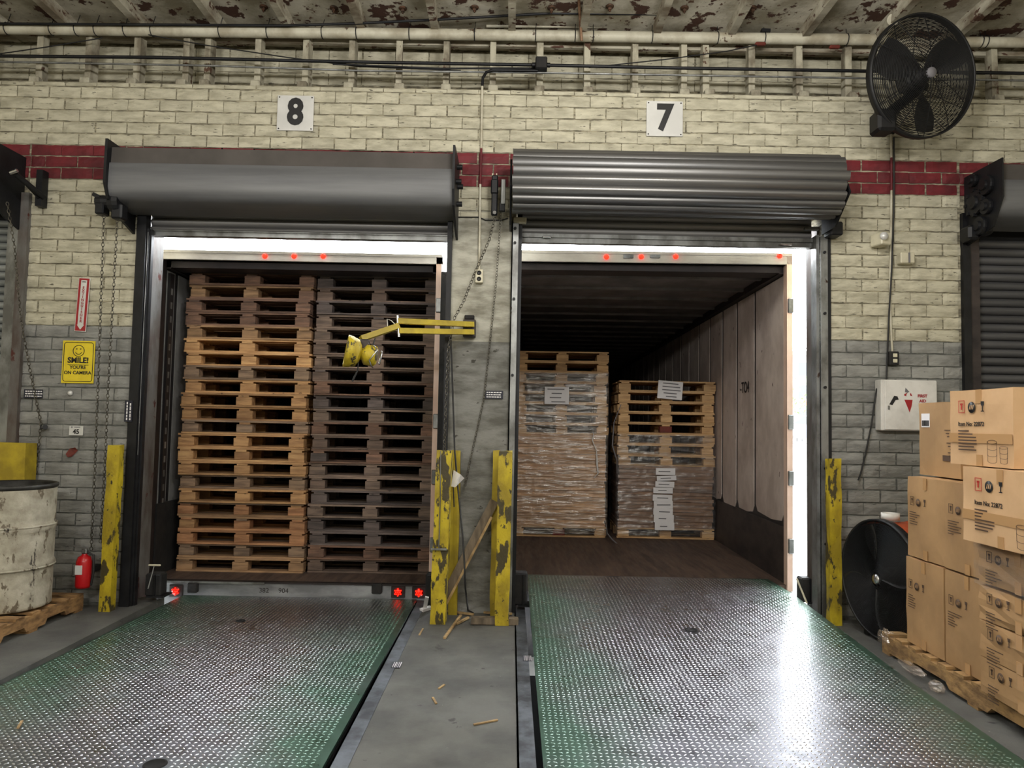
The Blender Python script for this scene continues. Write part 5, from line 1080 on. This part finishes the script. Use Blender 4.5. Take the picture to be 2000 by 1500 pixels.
# ------------------------------------------------------------------ cartons on the right pallet
floor_pallet(2.57, 3.62, 3.16, 5.0, 'long splintered wooden pallet under the carton stack', M('worn_carton_pallet_wood', (168, 134, 88), (116, 90, 60), .8, scale=5, stretch=(2, 2, 5), bump=.003), 12, h_=.14)
def carton(x0, x1, y0, y1, z0, z1, rz, lab, shaded=False, art=0, tape=False, crush=0, dents=0):
    """corner (x0,y0) nearest the camera and the aisle; art on the face toward the aisle (-X)"""
    ce = Vector(((x0 + x1) / 2, (y0 + y1) / 2, z0)); t = T('cardboard_carton', lab, 'carton', ce, (0, 0, R(rz)))
    hx, hy, hh = (x1 - x0) / 2, (y1 - y0) / 2, z1 - z0; mt_ = m['card_shaded'] if shaded else m['card']; r10 = random.Random(int(x0 * 100 + y0 * 37 + z0 * 1000))
    b = B(); n = 5; vs = []; idx = {}
    def V(i, j, k):
        if (i, j, k) not in idx:
            x, y, z_ = -hx + 2 * hx * i / n, -hy + 2 * hy * j / n, hh * k / n
            edge = (i in (0, n)) + (j in (0, n)) + (k in (0, n))
            am = .0025 + crush
            bul = .006 + crush
            if i == 0 and edge == 1: x -= bul * math.sin(math.pi * j / n) * math.sin(math.pi * k / n)
            if k in (0, n): z_ += r10.uniform(-am, am) * (1 if k == n else .2) - (crush * 2.2 * math.sin(math.pi * j / n) if k == n else 0)
            x += r10.uniform(-am, am) if i in (0, n) else 0; y += r10.uniform(-am, am) if j in (0, n) else 0
            idx[(i, j, k)] = len(vs); vs.append((x, y, max(z_, .001)))
        return idx[(i, j, k)]
    fs = []
    for a in range(n):
        for c in range(n):
            fs += [(V(0, a, c), V(0, a, c + 1), V(0, a + 1, c + 1), V(0, a + 1, c)), (V(n, a, c), V(n, a + 1, c), V(n, a + 1, c + 1), V(n, a, c + 1)),
                   (V(a, 0, c), V(a + 1, 0, c), V(a + 1, 0, c + 1), V(a, 0, c + 1)), (V(a, n, c), V(a, n, c + 1), V(a + 1, n, c + 1), V(a + 1, n, c)),
                   (V(a, c, n), V(a + 1, c, n), V(a + 1, c + 1, n), V(a, c + 1, n)), (V(a, c, 0), V(a, c + 1, 0), V(a + 1, c + 1, 0), V(a + 1, c, 0))]
    b.add(vs, fs); P('carton_body', b, mt_, t, local=True)
    sc = min(1.0, (2 * hy) / .5); X = -hx - .0098 - crush * 1.3
    def L_(y, z_): return Vector((X, y, z_))
    ink = m['inkbrown'] if shaded else m['ink']
    def ttext(s, size, y, z_, mat, al='LEFT', bold=0): 
        o = text(s, size, Vector((0, 0, 0)), SIDE, mat, None, align=al, bold=bold); o.parent = t; o.location = L_(y, z_)
    if art:
        y0_, zt = hy - (.42 if art == 1 else .30) * 2 * hy * .55, hh * (.78 if art == 1 else .70)
        s3 = .85 if art == 1 else .7
        q = B().box(X, X + .001, y0_ - .03 * s3 - .002, y0_ + .03 * s3, zt - .04 * s3, zt + .04 * s3)
        q2 = B()
        for (ya, yb, za, zb) in ((-.03, .03, .036, .04), (-.03, .03, -.04, -.036), (-.03, -.026, -.04, .04), (.026, .03, -.04, .04), (-.006, .006, -.02, .022), (-.012, .012, .01, .022)):
            q2.box(X, X + .001, y0_ + ya * s3, y0_ + yb * s3, zt + za * s3, zt + zb * s3)
        P('this_way_up_icon', q2, m['inkred'] if not shaded else m['inkbrown'], t, local=True)
        cy_ = y0_ - .10 * s3; dsk = B().lathe([(0, 0), (.035 * s3, 0), (.035 * s3, .001), (0, .001)], L_(cy_, zt - .005), 24, Matrix.Rotation(R(-90), 3, 'Y')); P('round_logo', dsk, ink, t, local=True)
        lg = B()
        for k in (-1, 0, 1): lg.cbox(L_(cy_ + k * .015 * s3, zt - .004 + k * .0), (.003, .006 * s3, .03 * s3), Matrix.Rotation(R(18), 3, 'X'))
        P('logo_strokes', lg, mt_, t, local=True)
        gy = y0_ - .20 * s3; gl2 = B().prism([(gy - .016 * s3, zt + .03 * s3), (gy + .016 * s3, zt + .03 * s3), (gy + .011 * s3, zt + .003), (gy - .011 * s3, zt + .003)], 'X', X, X + .001).box(X, X + .001, gy - .003, gy + .003, zt - .028 * s3, zt + .01).box(X, X + .001, gy - .014 * s3, gy + .014 * s3, zt - .034 * s3, zt - .028 * s3)
        P('fragile_glass_icon', gl2, ink, t, local=True)
        if art == 1:
            ttext('Item No: 22872', .033, y0_ + .03, zt - .095, ink, bold=.0004)
            bb = B()
            for k in range(7):
                l_ = r10.uniform(.05, .15) if k not in (3, 4) else .15; bb.box(X, X + .001, y0_ + .03 - l_, y0_ + .03, zt - .135 - k * .017, zt - .128 - k * .017)
            P('printed_lines', bb, m['inkbrown'], t, local=True, kind='stuff')
            ou = B()
            for (gy2, gr, gz, gh) in ((-hy + .145, .036, .03, .10), (-hy + .06, .028, .028, .075)):
                for lv in range(4):
                    zz = gz + gh * lv / 3; ou.tube([L_(gy2 + gr * (1 - .12 * (lv == 0)) * math.cos(a), zz + gr * .26 * math.sin(a) * (1 if lv == 3 else 1)) for a in [i * math.pi / 10 for i in range(20 if lv == 3 else 11)]] if lv == 3 else [L_(gy2 + gr * (1 - .12 * (lv == 0)) * math.cos(a), zz - gr * .26 * math.sin(a)) for a in [i * math.pi / 10 for i in range(11)]], .0011, 3, closed=(lv == 3))
                for s_ in (-1, 1): ou.tube([L_(gy2 + s_ * gr, gz + gh), L_(gy2 + s_ * gr * .88, gz)], .0011, 3)
            P('pot_drawing', ou, m['inkbrown'], t, local=True)
        else:
            bb = B()
            for k in range(6): l_ = r10.uniform(.05, .13); bb.box(X, X + .001, y0_ + .03 - l_, y0_ + .03, zt - .075 - k * .015, zt - .070 - k * .015)
            P('printed_lines', bb, m['inkbrown'], t, local=True, kind='stuff')
    if tape:
        P('tape_band', B().box(X + .0012, X + .003, -hy + .0, hy - .005, hh * .30, hh * .30 + .05), m['tape'], t, local=True)
    if tape or art: P('tape_tab', B().box(X + .003, X + .006, -.022 * sc, .022 * sc, hh - .075, hh), m['tape'], t, local=True); P('tape_tab', B().box(X + .003, X + .006, -.022, .022, .0, .06), m['tape'], t, local=True)
    return t, X, hx, hy, hh
gr_ = None
carton(2.62, 3.06, 4.37, 4.78, .142, .69, 0, 'tall dull carton on the pallet at its far left end', True, 2)
carton(2.62, 3.06, 3.93, 4.355, .142, .69, 0, 'tall dull carton on the pallet, second from the far end', True, 2)
for z0_, z1_, cr_, lb_ in ((.142, .325, 0, 'bottom carton of the column nearest the camera'), (.328, .52, .003, 'second carton from the pallet in the near column'), (.523, .70, .004, 'carton with lit crushed top edge, third up in the near column')):
    carton(2.53, 2.98, 3.28, 3.90, z0_, z1_, 0, lb_, True, 2, crush=cr_)
carton(2.63, 3.07, 4.36, 4.77, .70, 1.215, 0, 'dull carton in second layer beside the orange fan', True, 2)
carton(2.62, 3.06, 3.92, 4.345, .70, 1.215, 0, 'dull carton in second layer partly hidden by the front cartons', True, 2)
t, X, hx, hy, hh = carton(2.53, 2.98, 3.28, 3.90, .715, .928, 0, 'low carton under plastic film, fourth up in the near column', True, 2, crush=.003)
carton(2.455, 2.92, 3.31, 3.905, .936, 1.330, .5, 'bright carton with pot drawing, lower of the two front ones', False, 1, tape=True)
carton(2.485, 2.93, 3.56, 4.06, 1.336, 1.742, 1.0, 'topmost bright carton with pot drawing and item number', False, 1, tape=True)
t, X, hx, hy, hh = carton(2.74, 3.15, 4.38, 4.82, 1.225, 1.70, 0, 'carton with white barcode label standing behind the topmost one', True, 0)
lab_ = P('barcode_label', B().box(X + .002, X + .006, hy - .13, hy - .04, hh - .16, hh - .07), m['paper'], t, local=True)
bc = B(); yq = hy - .125
while yq < hy - .048: ww = rng.choice((.001, .002, .003)); bc.box(X + .001, X + .0025, yq, yq + ww, hh - .152, hh - .115); yq += ww + rng.choice((.001, .002, .0025))
P('barcode', bc, m['ink'], lab_, local=True, kind='stuff')
bb = B()
for k in range(9): l_ = rng.uniform(.06, .14); bb.box(X + .002, X + .003, -hy + .01, -hy + .01 + l_, hh * .62 - k * .02, hh * .62 - k * .02 + .006)
bb.box(X + .002, X + .003, -hy + .05, -hy + .17, hh * .22, hh * .22 + .035)
P('printed_lines', bb, m['inkbrown'], t, local=True, kind='stuff')
# plastic film draped over near column and crumpled wrap by the pallet
b = B(); vs = []; n1, n2 = 26, 10
for j in range(n2 + 1):
    for i in range(n1 + 1): vs.append((2.512 + rng.uniform(-.006, .004), 3.2 + .71 * i / n1, .70 + .23 * j / n2 + .01 * math.sin(i * 1.3)))
b.add(vs, [(j * (n1 + 1) + i, j * (n1 + 1) + i + 1, (j + 1) * (n1 + 1) + i + 1, (j + 1) * (n1 + 1) + i) for j in range(n2) for i in range(n1)], True)
single('film_drape', b, m['film2'], 'clear plastic film stretched over the low carton in the near column', 'wrap')
def crumple(c, r1, r2, r3, seed, lab):
    rr_ = random.Random(seed); bb = B(); n1, n2 = 14, 9; vs = []
    for j in range(n2 + 1):
        for i in range(n1):
            th = math.pi * j / n2; ph = 2 * math.pi * i / n1; k = rr_.uniform(.65, 1.1); vs.append((c[0] + k * r1 * math.sin(th) * math.cos(ph), c[1] + k * r2 * math.sin(th) * math.sin(ph), max(.003, c[2] + k * r3 * math.cos(th))))
    bb.add(vs, [(j * n1 + i, j * n1 + (i + 1) % n1, (j + 1) * n1 + (i + 1) % n1, (j + 1) * n1 + i) for j in range(n2) for i in range(n1)])
    single('plastic_wrap_ball', bb, m['film'], lab, 'wrap')
crumple((2.59, 4.98, .10), .05, .09, .06, 1, 'crumpled clear wrap on the far corner of the carton pallet')
crumple((2.52, 4.55, .04), .035, .16, .03, 2, 'long crumpled clear wrap strip on floor beside carton pallet')
crumple((2.50, 4.25, .035), .04, .06, .035, 3, 'small loop of clear wrap on floor near the carton pallet')
single('wood_splinter', beam(fl(1765, 1345, .008), fl(1855, 1402, .008), .012, .01, Vector((0, 0, 1))), m['stick'], 'thin pale splinter on floor beside the carton pallet', 'splinter')

# ------------------------------------------------------------------ ceiling lamps (out of frame)
for i, (x, y, z_, pw) in enumerate(LAMPS):
    t = T('ceiling_lamp', 'white batten lamp on the ceiling behind the camera, number %s from the right' % ('one two three four'.split()[i]), 'lamp', (x, y, z_))
    P('lamp_housing', B().cbox((x, y, z_ + .02), (1.35, .10, .05), bev=.01), m['signw'], t); P('drop_rod', B().tube([(x - .5, y, z_ + .04), (x - .5, y, 4.95)], .008, 6).tube([(x + .5, y, z_ + .04), (x + .5, y, 4.95)], .008, 6), m['black'], t)
